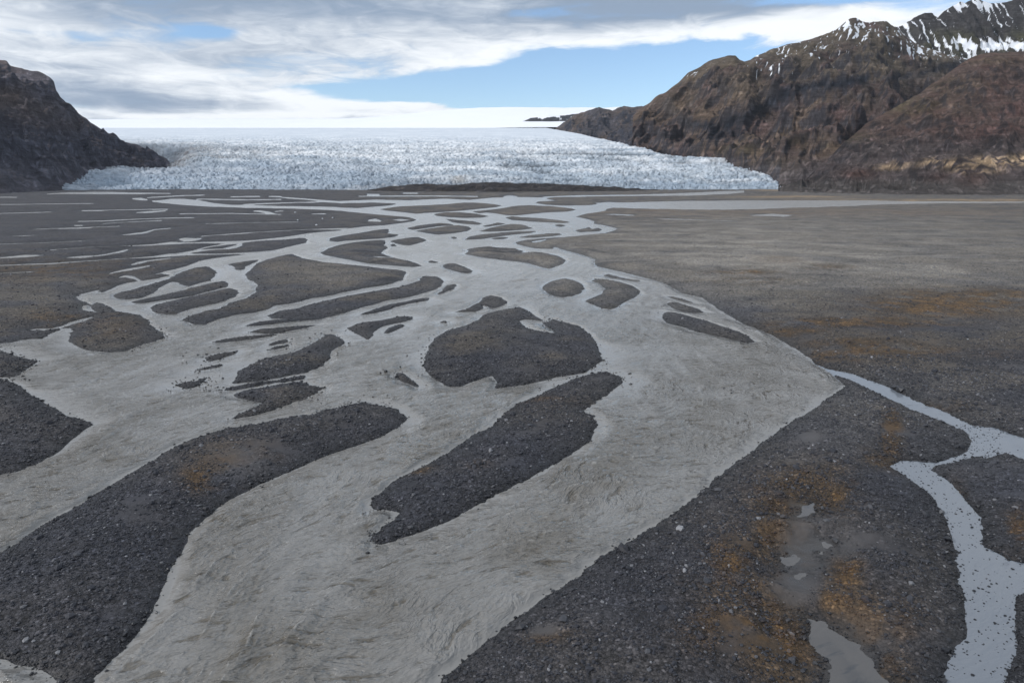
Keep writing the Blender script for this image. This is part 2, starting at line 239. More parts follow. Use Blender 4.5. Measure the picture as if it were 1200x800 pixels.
# colour patches on the gravel: x, y, rx, ry, kind, strength
PATCH = [
 (1110,362,95,16,'moss',.55),(1150,350,70,8,'moss',.4),(1085,368,45,5,'moss',.8),(1010,384,95,6,'moss',.55),(1070,381,60,7,'tan',.5),(1000,415,85,14,'moss',.45),(1060,418,60,6,'moss',.5),(930,392,40,6,'moss',.35),
 (1100,478,40,6,'moss',.3),(1150,420,80,10,'moss',.15),
 (870,322,40,4,'moss',.35),(930,306,40,5,'tan',.4),(970,316,30,3,'moss',.3),(880,332,60,5,'moss',.2),
 (60,318,110,12,'moss',.22),(20,330,60,10,'moss',.15),(75,378,45,12,'moss',.22),(135,385,50,16,'moss',.18),(150,312,60,5,'moss',.12),
 (262,548,34,24,'moss',.5),(240,568,26,18,'moss',.5),(300,540,30,18,'moss',.22),(480,552,22,7,'moss',.7),(555,553,18,5,'moss',.35),(640,472,40,7,'moss',.25),
 (935,600,55,40,'moss',.55),(920,640,40,45,'moss',.6),(870,690,50,60,'moss',.45),(905,745,45,60,'moss',.6),(985,695,22,35,'moss',.95),(1010,735,25,30,'moss',.85),(1045,790,20,25,'moss',1.0),(1043,515,12,28,'moss',.7),(1030,545,25,12,'moss',.45),(975,580,25,25,'moss',.5),(930,770,30,50,'moss',.8),(840,745,50,40,'moss',.25),(800,640,60,40,'moss',.1),(1195,630,20,20,'moss',.7),(640,755,28,10,'moss',.35),(1060,740,30,40,'moss',.25),(1120,600,12,30,'moss',.35),
 (960,250,350,6,'rust',.5),(750,249,60,4,'rust',.6),(880,240,80,3,'rust',.2),
 (900,300,330,55,'pale',.75),(1060,320,240,40,'pale',.55),(760,290,110,30,'pale',.45),(390,325,90,18,'pale',.25),(60,345,110,22,'pale',.15),(1000,470,200,60,'pale',.16),(610,305,60,12,'pale',.35),(240,420,200,60,'pale',.04),
 (945,640,32,34,'silt',1.0),(930,690,28,22,'silt',1.0),(990,640,45,22,'silt',.55),(950,520,14,8,'silt',.8),(980,515,60,25,'silt',.25),(640,748,22,8,'silt',.8),(1000,770,45,50,'silt',.6),(285,545,40,22,'silt',.55),
]
# ================================================================ numeric helpers
rng = np.random.default_rng(11); random.seed(4)
_perm = np.concatenate([rng.permutation(512)] * 2)
_ga = rng.uniform(0, 2 * np.pi, 512); _gx, _gy = np.cos(_ga), np.sin(_ga)
def perlin(x, y, seed=0):
    x = x + seed * 17.13; y = y - seed * 9.71
    xi = np.floor(x).astype(np.int64); yi = np.floor(y).astype(np.int64)
    xf = x - xi; yf = y - yi
    u = xf * xf * xf * (xf * (xf * 6 - 15) + 10); v = yf * yf * yf * (yf * (yf * 6 - 15) + 10)
    def gr(ix, iy, dx, dy):
        h = _perm[(_perm[ix & 511] + iy) & 511]
        return _gx[h] * dx + _gy[h] * dy
    a = gr(xi, yi, xf, yf); b = gr(xi + 1, yi, xf - 1, yf); c = gr(xi, yi + 1, xf, yf - 1); d = gr(xi + 1, yi + 1, xf - 1, yf - 1)
    return ((a + u * (b - a)) * (1 - v) + (c + u * (d - c)) * v) * 1.5
def fbm(x, y, o=5, seed=0, g=.5, lac=2.03):
    r = 0; a = 1; n = 0
    for i in range(o):
        r = r + a * perlin(x, y, seed + i); n += a; a *= g; x = x * lac; y = y * lac
    return r / n
def ridged(x, y, o=5, seed=0, g=.5, lac=2.07):
    r = 0; a = 1; n = 0; w = 1
    for i in range(o):
        s = (1 - np.abs(perlin(x, y, seed + i))) ** 2
        r = r + a * s * w; n += a; w = np.clip(s * 1.4, 0, 1); a *= g; x = x * lac; y = y * lac
    return r / n
def ss(x, a, b):
    t = np.clip((x - a) / (b - a), 0, 1); return t * t * (3 - 2 * t)
def lerp(a, b, t): return a + (b - a) * t
def mixv(a, b, t): return a + (np.asarray(b) - a) * t[..., None]
def g(x, y):
    t, e = ray(x, y); Y = -H / e; return t * Y, Y
def pix(X, Y, Z):
    """photo co-ordinates of ground points, to lay out colour patches by the survey photo"""
    dz = Z - H; c = Y * CP - dz * SP; u = Y * SP + dz * CP
    return 600 + F * X / c, 400 - F * u / c
def link(name, me, kind=None, label=None, cat=None, group=None, parent=None):
    o = bpy.data.objects.new(name, me); col.objects.link(o)
    if kind: o['kind'] = kind
    if label: o['label'] = label
    if cat: o['category'] = cat
    if group: o['group'] = group
    if parent: o.parent = parent
    return o
def mesh(name, V, Fq, mats, attrs=None, smooth=True):
    me = bpy.data.meshes.new(name)
    V = np.asarray(V, np.float32); Fq = np.asarray(Fq, np.int32); k = Fq.shape[1]
    me.vertices.add(len(V)); me.vertices.foreach_set('co', V.ravel())
    me.loops.add(Fq.size); me.loops.foreach_set('vertex_index', Fq.ravel())
    me.polygons.add(len(Fq)); me.polygons.foreach_set('loop_start', np.arange(0, Fq.size, k, dtype=np.int32))
    me.polygons.foreach_set('use_smooth', np.full(len(Fq), smooth))
    for m in (mats if isinstance(mats, list) else [mats]): me.materials.append(m)
    for k2, a in (attrs or {}).items():
        a = np.asarray(a, np.float32)
        if a.ndim == 2:
            at = me.attributes.new(k2, 'FLOAT_COLOR', 'POINT'); c4 = np.ones((len(a), 4), np.float32); c4[:, :3] = a; at.data.foreach_set('color', c4.ravel())
        else:
            at = me.attributes.new(k2, 'FLOAT', 'POINT'); at.data.foreach_set('value', a)
    me.update(calc_edges=True)
    return me
def grid_faces(nr, nc):
    i = np.arange(nr * nc).reshape(nr, nc)
    return np.stack([i[:-1, :-1], i[:-1, 1:], i[1:, 1:], i[1:, :-1]], -1)
def submesh(name, V, faces, mats, attrs, origin=None, **kw):
    u, inv = np.unique(faces.ravel(), return_inverse=True)
    v = V[u].copy()
    if origin is not None: v -= np.asarray(origin)
    return mesh(name, v, inv.reshape(faces.shape), mats, {k: a[u] for k, a in attrs.items()}, **kw)
def sdf(P, X, Y, cap=14.0, grow=None):
    """signed distance (m, positive inside) of ground points to polygon P, capped"""
    cap = float(cap); out = np.full(X.shape, -cap)
    P = np.asarray(P); lo = P.min(0) - cap; hi = P.max(0) + cap
    sel = (X > lo[0]) & (X < hi[0]) & (Y > lo[1]) & (Y < hi[1])
    x = X[sel]; y = Y[sel]
    d2 = np.full(x.shape, cap * cap); ins = np.zeros(x.shape, bool)
    for (ax, ay), (bx, by) in zip(P, np.roll(P, -1, 0)):
        ex, ey = bx - ax, by - ay
        c = (ay > y) != (by > y)
        if c.any():
            with np.errstate(divide='ignore', invalid='ignore'):
                ins ^= c & (x < ex * (y - ay) / (ey if ey else 1e-9) + ax)
        near = (x > min(ax, bx) - cap) & (x < max(ax, bx) + cap) & (y > min(ay, by) - cap) & (y < max(ay, by) + cap)
        i = np.nonzero(near)[0]
        if len(i):
            px, py = x[i] - ax, y[i] - ay
            h = np.clip((px * ex + py * ey) / (ex * ex + ey * ey + 1e-12), 0, 1)
            d2[i] = np.minimum(d2[i], (px - h * ex) ** 2 + (py - h * ey) ** 2)
    out[sel] = np.where(ins, 1, -1) * np.sqrt(d2)
    return out
def G(poly): return np.array([g(*p) for p in poly])
def band(b):
    b = [(x, min(u, (u + l) / 2 - .75), max(l, (u + l) / 2 + .75)) for x, u, l in b]
    return [(x, u) for x, u, l in b] + [(x, l) for x, u, l in b[::-1]]

# ================================================================ materials
def mat(name):
    m = bpy.data.materials.new(name); m.use_nodes = True
    nt = m.node_tree; nt.nodes.clear()
    o = nt.nodes.new('ShaderNodeOutputMaterial'); b = nt.nodes.new('ShaderNodeBsdfPrincipled')
    nt.links.new(b.outputs[0], o.inputs[0])
    return m, nt, b
def attr(nt, name, typ='GEOMETRY'):
    n = nt.nodes.new('ShaderNodeAttribute'); n.attribute_name = name; n.attribute_type = typ
    return n
def position(nt): return nt.nodes.new('ShaderNodeNewGeometry').outputs['Position']
def bump(nt, hgt, strength, dist, prev=None):
    n = nt.nodes.new('ShaderNodeBump'); n.inputs['Strength'].default_value = strength; n.inputs['Distance'].default_value = dist
    nt.links.new(hgt.k, n.inputs['Height'])
    if prev is not None: nt.links.new(prev, n.inputs['Normal'])
    return n.outputs[0]
def voro(nt, vec, scale, feature='F1'):
    n = nt.nodes.new('ShaderNodeTexVoronoi'); n.feature = feature; n.inputs['Scale'].default_value = scale
    nt.links.new(vec, n.inputs['Vector'])
    return n
def sep(nt, c):
    n = nt.nodes.new('ShaderNodeSeparateColor'); nt.links.new(c, n.inputs[0]); return E(nt, n.outputs[0])

def gravel_material():
    m, nt, b = mat('gravel'); L = nt.links
    P = position(nt); c = attr(nt, 'Col').outputs['Color']; wet = E(nt, attr(nt, 'wet').outputs['Fac']); silt = E(nt, attr(nt, 'silt').outputs['Fac'])
    wn = noise(nt, P, 1.3, 3, .6, 0, True)
    mp = nt.nodes.new('ShaderNodeVectorMath'); mp.operation = 'MULTIPLY_ADD'; L.new(wn, mp.inputs[0]); mp.inputs[1].default_value = (.18, .18, .18); L.new(P, mp.inputs[2])
    v1 = voro(nt, mp.outputs[0], 4.2); v2 = voro(nt, P, 10.5); v3 = voro(nt, mp.outputs[0], 1.7)
    r1 = sep(nt, v1.outputs['Color']); r2 = sep(nt, v2.outputs['Color']); r3 = sep(nt, v3.outputs['Color'])
    big = noise(nt, P, .07, 6, .6)
    val = (r1 * .75 + r2 * .55 + r3 * .45) * (1.0 - silt) + silt * .85 + (big - .5) * .9
    val = E.op(nt, 'MAXIMUM', val, .15)
    # a few pale stones
    pale = sstep(nt, r1, .93, .97) * (1.0 - silt) * .9
    gap = sstep(nt, E(nt, v1.outputs['Distance']), .42, .75) * (1.0 - silt)
    val = (val + pale) * (1.0 - gap * .45) * (1.0 - wet * .55) * 1.08
    cc = nt.nodes.new('ShaderNodeVectorMath'); cc.operation = 'SCALE'; L.new(c, cc.inputs[0]); L.new(val.k, cc.inputs['Scale'])
    L.new(cc.outputs[0], b.inputs['Base Color'])
    rough = .85 - wet * .35 - silt * wet * .25
    L.new(E.op(nt, 'MAXIMUM', rough, .12).k, b.inputs['Roughness'])
    b.inputs['Specular IOR Level'].default_value = .35
    hgt = (1.0 - E(nt, v1.outputs['Distance'])) * .55 + (1.0 - E(nt, v2.outputs['Distance'])) * .25 + r1 * .35 + noise(nt, P, 20, 3, .6) * .12
    L.new(bump(nt, hgt * (1.0 - silt * .93), .8, .16), b.inputs['Normal'])
    return m
def stone_material():
    m, nt, b = mat('cobble'); L = nt.links
    tint = E(nt, attr(nt, 'tint', 'INSTANCER').outputs['Fac']); wet = E(nt, attr(nt, 'wetn', 'INSTANCER').outputs['Fac']); moss = E(nt, attr(nt, 'mossy', 'INSTANCER').outputs['Fac'])
    tc = nt.nodes.new('ShaderNodeTexCoord')
    n = noise(nt, tc.outputs['Object'], 3.0, 4, .6)
    base = mixc(nt, sstep(nt, tint, .1, 1.0), (.025, .027, .035), (.24, .243, .258))
    base = mixc(nt, moss * sstep(nt, n, .35, .6) * .75, base, (.10, .052, .017))
    v = (n * .7 + .65) * (1.0 - wet * .62)
    cc = nt.nodes.new('ShaderNodeVectorMath'); cc.operation = 'SCALE'; L.new(base, cc.inputs[0]); L.new(v.k, cc.inputs['Scale'])
    L.new(cc.outputs[0], b.inputs['Base Color'])
    L.new((.78 - wet * .4).k, b.inputs['Roughness']); b.inputs['Specular IOR Level'].default_value = .4
    L.new(bump(nt, n, .4, .1), b.inputs['Normal'])
    return m
def water_material(name, deep, pale, rough, bstr, bdist):
    m, nt, b = mat(name); L = nt.links
    P = position(nt); c = E(nt, attr(nt, 'turb').outputs['Fac'])
    n = noise(nt, P, .09, 5, .6, .6); n2 = noise(nt, P, .5, 4, .6, .4)
    # ripple trains: crests drawn out across, bending with the current
    wp = noise(nt, P, .085, 2, .5, 0, True)
    wv = nt.nodes.new('ShaderNodeVectorMath'); wv.operation = 'MULTIPLY_ADD'; L.new(wp, wv.inputs[0]); wv.inputs[1].default_value = (6, 6, 0); L.new(P, wv.inputs[2])
    def train(ang, scale, along, dist):
        mp = nt.nodes.new('ShaderNodeMapping'); mp.vector_type = 'TEXTURE'; L.new(wv.outputs[0], mp.inputs['Vector'])
        mp.inputs['Rotation'].default_value = (0, 0, math.radians(ang)); mp.inputs['Scale'].default_value = (along, 1, 1)
        q = noise(nt, mp.outputs[0], scale, 3, .55, dist)
        r = 1.0 - E.op(nt, 'ABSOLUTE', q * 2.0 - 1.0) * 1.6
        return E.op(nt, 'MAXIMUM', r, 0.0) * .65 + q * .7
    pick = sstep(nt, noise(nt, P, .045, 3, .5), .42, .58)
    h1 = train(16, 1.15, 3.0, .3) * (1.0 - pick) + train(48, 1.1, 2.7, .3) * pick
    h2 = train(28, 2.9, 2.4, .2)
    h = h1 * .72 + h2 * .24 + noise(nt, P, 8, 2, .5) * .04
    crest = sstep(nt, h, .60, .82)
    f = sstep(nt, c * .6 + (n - .5) * .9 + (n2 - .5) * .4 - (crest - .4) * .5, .0, .9)  # calm stretches and crests painted paler, standing in for sky reflection
    fo = E(nt, attr(nt, 'foam').outputs['Fac']); sheen = E(nt, attr(nt, 'chop_sheen').outputs['Fac'])
    body = mixc(nt, sheen * .75, mixc(nt, f, pale, deep), tuple(v * 1.75 for v in pale))  # distant water painted paler, its sky sheen put into the body colour
    L.new(mixc(nt, fo * .8, body, (.55, .54, .52)), b.inputs['Base Color'])
    b.inputs['IOR'].default_value = 1.5
    L.new((E(nt, attr(nt, 'chop_sheen').outputs['Fac']) * (c * .8 + .2) * .22 + rough).k, b.inputs['Roughness'])
    L.new(bump(nt, h * (c * .92 + .08), bstr, bdist), b.inputs['Normal'])
    return m
def rock_material(name, tilt=-.62, sc=1.0, bstr=.9):
    m, nt, b = mat(name); L = nt.links
    P = position(nt); c = attr(nt, 'Col').outputs['Color']
    n = noise(nt, P, .018 * sc, 8, .68, .6); sx = nt.nodes.new('ShaderNodeSeparateXYZ'); L.new(P, sx.inputs[0]); px_, py_, pz_ = (E(nt, sx.outputs[k]) for k in range(3))
    gv = xyz(nt, px_ + py_ * tilt, (py_ - px_ * tilt) * .28, pz_ * .35)
    n2 = noise(nt, gv, .055 * sc, 8, .72, .6)
    st = nt.nodes.new('ShaderNodeVectorMath'); st.operation = 'MULTIPLY'; L.new(P, st.inputs[0]); st.inputs[1].default_value = (.25, .25, 2.2)
    n3 = noise(nt, st.outputs[0], .045 * sc, 6, .65, .5)
    v = E.op(nt, 'MAXIMUM', (n - .5) * 1.0 + (n2 - .5) * 1.2 + (n3 - .5) * 1.9 + 1.0, .25)
    crease = sstep(nt, 1.0 - E.op(nt, 'ABSOLUTE', n2 * 2.0 - 1.0) * 3.0, .55, 1.0); crease2 = sstep(nt, 1.0 - E.op(nt, 'ABSOLUTE', n * 2.0 - 1.0) * 3.0, .6, 1.0)
    v = E.op(nt, 'MAXIMUM', v * (1.0 - crease * .22) * (1.0 - crease2 * .16) * 1.45, .15)
    cc = nt.nodes.new('ShaderNodeVectorMath'); cc.operation = 'SCALE'; L.new(c, cc.inputs[0]); L.new(v.k, cc.inputs['Scale'])
    sn = E(nt, attr(nt, 'snow').outputs['Fac'])
    snf = sstep(nt, sn + (n2 - .5) * .7 + (n - .5) * .5, .44, .56)
    L.new(mixc(nt, snf, cc.outputs[0], (.82, .85, .9)), b.inputs['Base Color'])
    b.inputs['Roughness'].default_value = .9; b.inputs['Specular IOR Level'].default_value = .15
    L.new(bump(nt, (n * .2 + n2 * .6 + n3 * .6 - crease * .22 - crease2 * .2) * (1.0 - snf * .8), bstr, 16.0 / sc), b.inputs['Normal'])
    return m
def ice_material():
    m, nt, b = mat('glacier_ice'); L = nt.links
    P = position(nt); c = attr(nt, 'Col').outputs['Color']; far = E(nt, attr(nt, 'far').outputs['Fac'])
    n = noise(nt, P, .05, 6, .65, .3); n2 = noise(nt, P, .16, 5, .65, .2)
    v = E.op(nt, 'MAXIMUM', ((n - .5) * .7 + (n2 - .5) * .9) * (1.0 - far) + 1.0, .3)
    cc = nt.nodes.new('ShaderNodeVectorMath'); cc.operation = 'SCALE'; L.new(c, cc.inputs[0]); L.new(v.k, cc.inputs['Scale'])
    L.new(cc.outputs[0], b.inputs['Base Color'])
    b.inputs['Roughness'].default_value = .6; b.inputs['Specular IOR Level'].default_value = .3
    L.new(bump(nt, (n * .6 + n2 * .6) * (1.0 - far), .7, 6.0), b.inputs['Normal'])
    return m
def snow_material():
    m, nt, b = mat('snowfield'); L = nt.links
    P = position(nt); n = noise(nt, P, .0015, 5, .6, .3)
    L.new(mixc(nt, n, (.84, .87, .92), (.92, .93, .95)), b.inputs['Base Color']); b.inputs['Roughness'].default_value = .7
    return m
M_GRAVEL = gravel_material(); M_STONE = stone_material()
M_RIVER = water_material('silty_water', (.102, .089, .070), (.200, .195, .186), .08, 1.0, .60)
M_CALM = water_material('clear_water', (.085, .097, .12), (.15, .168, .195), .05, 1.0, .2)
M_POOL = water_material('pool_water', (.035, .040, .048), (.075, .072, .072), .05, .3, .03)
M_ROCK = rock_material('mountain_rock'); M_ROCK_L = rock_material('left_mountain_rock', .45); M_ROCK_C = rock_material('hill_rock', -.5); M_ICE = ice_material(); M_SNOW = snow_material()

# ================================================================ gravel plain, islands and water: one survey grid, finer near the camera
tcol = np.linspace(-1.06, 1.06, 901)
YS = 125.0
inv_a = np.linspace(1 / 26.0, 1 / YS, 440); inv_b = np.linspace(1 / YS, 1 / 1650.0, 390)
inv = np.concatenate([inv_a, inv_b[1:]]); Yr_ = 1 / inv
T, YY = np.meshgrid(tcol, Yr_)
XX = T * YY
NR, NC = XX.shape
rag = .45 + 2.2 * ss(fbm(XX / 24, YY / 24, 2, 14), .0, .45)
wob = rag * .42 * fbm(XX / 1.3, YY / 1.3, 4, 3, .6) + .35 * fbm(XX / 3.5, YY / 3.5, 3, 4) + .55 * fbm(XX / 7, YY / 7, 3, 8) * ss(YY, 40, 150)
f = np.full(XX.shape, 14.0)
w_id = np.zeros(XX.shape, np.int8)           # 0 river 1 lake 2 stream 3 pool
def water(P, wid=0, isl=False):
    global f
    s = sdf(P, XX, YY)
    f = np.minimum(f, -s)
    if wid: w_id[s > -1.5] = wid
    return s
for b_ in BANDS: water(G(band(b_)))
water(G(LAKE), 1)
water(G(MAIN))
s_main = sdf(G(MAIN), XX, YY); w_id[(s_main > 0) & (w_id == 1)] = 0
i_own = np.full(XX.shape, -1, np.int16); i_best = np.full(XX.shape, -2.5)
isl_sd = []
for k, (lab, P) in enumerate(ISLANDS):
    s = sdf(G(P), XX, YY, 14)
    f = np.maximum(f, s)
    m_ = s > i_best
    i_own[m_] = k; i_best[m_] = s[m_]
    isl_sd.append(None)
for P in CUTS: f = np.minimum(f, -sdf(G(P), XX, YY))
side_f = -np.maximum(sdf(G(SIDE), XX, YY), sdf(G(BRANCH), XX, YY))
f = np.minimum(f, side_f); w_id[(side_f < 1.5) & (s_main < 0)] = 2
pool_f = np.full(XX.shape, 14.0)
for P in POOLS: pool_f = np.minimum(pool_f, -sdf(G(P), XX, YY))
w_id[pool_f < 1.0] = 3
f0 = f.copy()
f = f + wob
pf = pool_f + .9 * wob + .9 * fbm(XX / 2.2, YY / 2.2, 4, 6)
PX, PY = pix(XX, YY, np.zeros_like(XX))

def patch(kind):
    r = np.zeros_like(XX)
    for (x, y, rx, ry, k, s) in PATCH:
        if k == kind: r = np.maximum(r, s * np.exp(-((PX - x) / rx) ** 2 - ((PY - y) / ry) ** 2))
    return r
pm, pt, pr, pp, ps = (patch(k) for k in ('moss', 'tan', 'rust', 'pale', 'silt'))
pm = np.clip(pm * 1.35, 0, 1)
# terrain height above the water
n_a = fbm(XX / 45, YY / 45, 5, 21); n_b = fbm(XX / 9, YY / 9, 4, 31); n_c = fbm(XX / 1.7, YY / 1.7, 3, 41)
rib = ridged(XX / 26 + .6 * n_a, YY / 13 + .8 * n_a, 4, 47)
land = 1.05 * (1 - np.exp(-np.maximum(f, 0) / 5.0)) + .13 * ss(f, -.05, .6) + .22 * (rib - .5) * ss(f, .6, 3)
chan = ridged(XX / 120 + .4 * n_a, YY / 200, 4, 55)                   # old dry channels
land_noise = (.30 * n_a + .14 * n_b + .05 * n_c - .42 * ss(chan, .62, .82)) * ss(f, .1, 5)
pool_dip = -1.1 * (1 - ss(pf, -.4, 2.6)) * ss(f, 1, 6)
zl = land + land_noise
zl = np.where(f > .2, np.maximum(zl, .06 + .03 * np.minimum(f, 5)), zl)
zl = lerp(zl, np.clip(pf * .10, -.12, .5), (1 - ss(pf, .8, 4.5)) * (f > 1))
Z = np.where(f > 0, zl, np.maximum(f * .16, -.6)) + .025 * n_c
# gravel colour
warm = ss(fbm(XX / 30, YY / 30, 4, 61), -.25, .35) * .6 + .4 * ss(n_b, -.3, .4)
C = np.empty(XX.shape + (3,)); C[:] = (.041, .043, .054)
C = mixv(C, (.076, .066, .057), warm * (.62 - .35 * ss(PX, 500, 200) * ss(YY, 180, 300)))
C = mixv(C, (.098, .080, .060), ss(fbm(XX / 16, YY / 12, 4, 64) + .35 * ss(f, 1, 7), .1, .55) * .6 * ss(YY, 60, 110))
C = mixv(C, (.034, .034, .039), ss(fbm(XX / 8 + 3, YY / 5, 4, 63), .02, .35) * .6)
C = mixv(C, (.135, .115, .092), warm * .55 * ss(YY, 130, 230) * ss(f, .5, 4) * ss(PX, 120, 330))
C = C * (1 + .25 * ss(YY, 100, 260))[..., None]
C = mixv(C, (.043, .042, .047), ss(chan, .6, .85) * .6)
streak = ss(fbm(XX / 38 + n_a, YY / 16, 4, 71), -.12, .28)
dist = ss(YY, 120, 420)
C = mixv(C, (.30, .275, .24), np.clip(pp * (.85 + .5 * (streak - .4) + .3 * n_b), 0, 1))
C = mixv(C, (.052, .052, .061), .75 * ss(PX, 560, 330) * ss(YY, 190, 320))
bank_shade = ss(ridged(XX / 70 + .5 * n_a, YY / 45, 3, 58), .74, .9) * ss(YY, 110, 220) * (1 - .6 * ss(PX, 600, 800))
C = mixv(C, (.030, .030, .036), bank_shade * .85)  # dark lines paint the shade of cut banks into the gravel
C = mixv(C, (.17, .115, .075), np.clip(pr * (.3 + streak), 0, 1) * .9)
C = mixv(C, (.066, .043, .023), np.clip(pm * 1.9 * ss(fbm(XX / 7, YY / 7, 4, 80), -.4, .15), 0, .85))
mo = np.clip(pm * 1.5 * ss(fbm(XX / 4, YY / 4, 4, 81) + .55 * fbm(XX / 1.1, YY / 1.1, 3, 85) + .5 * (pm - .35), -.05, .45), 0, 1)
C = mixv(C, (.098, .054, .018), mo * (.8 + .0 * YY))
C = mixv(C, (.155, .092, .040), mo * ss(YY, 100, 160) * .8)
C = mixv(C, (.22, .16, .11), np.clip(pt * streak * 1.6, 0, 1))
C = mixv(C, (.105, .098, .098), np.clip(ps * 1.3, 0, 1) * .75)
tanline = np.exp(-((PY - 236 - 6 * np.exp(-((PX - 830) / 60) ** 2)) / 1.6) ** 2) * ss(PX, 780, 850)
tan2 = np.exp(-((PY - 231.5) / 1.2) ** 2) * np.exp(-((PX - 930) / 60) ** 2) + .8 * np.exp(-((PY - 223.5) / 1.0) ** 2) * np.exp(-((PX - 920) / 40) ** 2)
C = mixv(C, (.36, .25, .14), np.clip((tan2 + tanline) * (.5 + streak), 0, 1) * .8)
wetf = np.clip(np.exp(-np.maximum(f, 0) / 1.3) + np.exp(-np.maximum(pf, 0) / 1.0) + .55 * ps, 0, 1)
siltf = np.clip(ps * 1.5 * ss(fbm(XX / 4, YY / 4, 3, 91), -.5, .1) + .8 * ss(fbm(XX / 6, YY / 4, 4, 93), .22, .42) * ss(f, 1, 3), 0, 1)

faces = grid_faces(NR, NC)
fq = faces.reshape(-1, 4)
V = np.stack([XX, YY, Z], -1).reshape(-1, 3)
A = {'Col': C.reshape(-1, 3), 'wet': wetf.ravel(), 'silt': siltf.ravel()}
allf = np.minimum(f, pf * .5 + 10 * (pf > 2)).ravel()
fmax = f.ravel()[fq].max(1)
own = i_own.ravel()[fq]
face_own = np.where((own >= 0).any(1) , own.max(1), -1)
# a face belongs to an island when the island is its nearest dry land
isl_near = i_best.ravel()[fq].max(1)
land_face = fmax > -.9
isl_face = land_face & (face_own >= 0) & (isl_near > -2.4) & (np.abs(f0.ravel()[fq] - i_best.ravel()[fq]).min(1) < 1.2)
TRI = G([(972,436),(1000,447),(1073,482),(1113,498),(1135,515),(1134,528),(1100,541),(1043,545),(1090,580),(1115,625),(1127,690),(1127,745),(1105,800),(1050,900),(300,930),(517,800),(700,657),(850,551),(900,513),(990,452)])
COR = G([(1098,545),(1150,536),(1177,529),(1205,540),(1400,640),(1400,930),(1120,930),(1172,830),(1192,745),(1190,697),(1215,690),(1215,663),(1153,640),(1150,607),(1117,567)])
ctrX = XX.ravel()[fq].mean(1); ctrY = YY.ravel()[fq].mean(1)
tri_face = (sdf(TRI, ctrX, ctrY, 6) > -.6); cor_face = (sdf(COR, ctrX, ctrY, 6) > -.6) & ~tri_face
ground_face = land_face & ~isl_face
left_face = (ctrX < g(350, 300)[0] / g(350, 300)[1] * ctrY) | (ctrX / ctrY < -.2)
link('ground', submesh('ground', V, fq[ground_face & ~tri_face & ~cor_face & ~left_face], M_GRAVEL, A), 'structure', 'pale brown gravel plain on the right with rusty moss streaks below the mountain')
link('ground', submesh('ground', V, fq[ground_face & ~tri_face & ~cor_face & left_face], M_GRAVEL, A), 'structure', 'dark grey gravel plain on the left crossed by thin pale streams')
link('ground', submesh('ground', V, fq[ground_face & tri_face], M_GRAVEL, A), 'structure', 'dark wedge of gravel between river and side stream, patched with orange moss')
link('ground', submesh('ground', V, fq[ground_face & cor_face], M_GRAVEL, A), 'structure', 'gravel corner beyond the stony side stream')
for k, (lab, P) in enumerate(ISLANDS):
    fk = fq[isl_face & (face_own == k)]
    if len(fk) == 0: print('NO FACES', lab); continue
    c0 = G(P).mean(0)
    o = link('gravel_island', submesh('gravel_island', V, fk, M_GRAVEL, A, origin=(c0[0], c0[1], 0)), None, lab, 'island', 'gravel islands in the braided river')
    o.location = (c0[0], c0[1], 0)

# ---- water surface with standing waves
def wave_tile(n=512, size=34.0, k0=9.0, spread=2, seed=1, sharp=1.3):
    r = np.random.default_rng(seed)
    kx = np.fft.fftfreq(n, size / n) * 2 * np.pi; KX, KY = np.meshgrid(kx, kx)
    k = np.hypot(KX, KY) + 1e-9; th = np.arctan2(KY, KX)
    amp = np.exp(-(np.log(k / k0) / .55) ** 2) * np.abs(np.cos(th)) ** spread / k
    s = np.fft.ifft2(amp * np.exp(2j * np.pi * r.random((n, n)))).real
    s /= s.std(); s = np.where(s > 0, np.abs(s) ** sharp, -np.abs(s) ** (1 / sharp))
    return s / s.std()
def samp(tile, x, y, size):
    n = tile.shape[0]; u = (x / size * n) % n; v = (y / size * n) % n
    i = u.astype(int) % n; j = v.astype(int) % n; a = u - np.floor(u); b = v - np.floor(v); i1 = (i + 1) % n; j1 = (j + 1) % n
    return (tile[j, i] * (1 - a) + tile[j, i1] * a) * (1 - b) + (tile[j1, i] * (1 - a) + tile[j1, i1] * a) * b
tile1 = wave_tile(seed=1, k0=11.0, spread=10, sharp=1.5); tile2 = wave_tile(seed=2, k0=5.5, spread=12, sharp=1.4)
FLOW = [(600,340,-20,30),(480,330,-60,20),(420,400,-60,35),(300,410,-70,20),(150,430,-70,30),(60,500,10,60),(150,520,-60,45),(300,480,-60,20),(60,590,-60,40),(480,420,-30,40),(440,520,-50,50),(350,620,-45,60),(300,720,-30,70),(250,780,-30,70),(420,760,-60,50),(600,520,-70,40),(560,640,-90,45),(700,560,-90,40),(750,440,-10,50),(850,430,50,35),(900,470,-30,50),(800,540,-70,50),(720,610,-90,50),(500,720,-80,55),(620,700,-80,50),(700,350,30,40),(780,400,50,40),(560,300,10,30),(620,270,-40,20)]
fa = []
for x, y, dx, dy in FLOW:
    a = np.array(g(x, y)); b2 = np.array(g(x + dx * .1, y + dy * .1)); d = b2 - a; fa.append((a[0], a[1], math.atan2(d[1], d[0])))
wl = (f < np.maximum(1.2, 1.7 * YY ** 2 * np.where(YY < YS, inv[0] - inv[1], inv[-2] - inv[-1]))) | (pf < 1.0)
wmask = wl.ravel()
wx, wy = XX.ravel()[wmask], YY.ravel()[wmask]
cs = np.zeros_like(wx); sn = np.zeros_like(wx)
for ax, ay, th in fa:
    w = 1 / ((wx - ax) ** 2 + (wy - ay) ** 2 + 16) ** 1.5
    cs += w * math.cos(th); sn += w * math.sin(th)
phi = np.arctan2(sn, cs) + 1.25 + .9 * fbm(wx / 11, wy / 11, 3, 77)
K = 8; hz = np.zeros_like(wx); h2 = np.zeros_like(wx); wsum = np.zeros_like(wx)
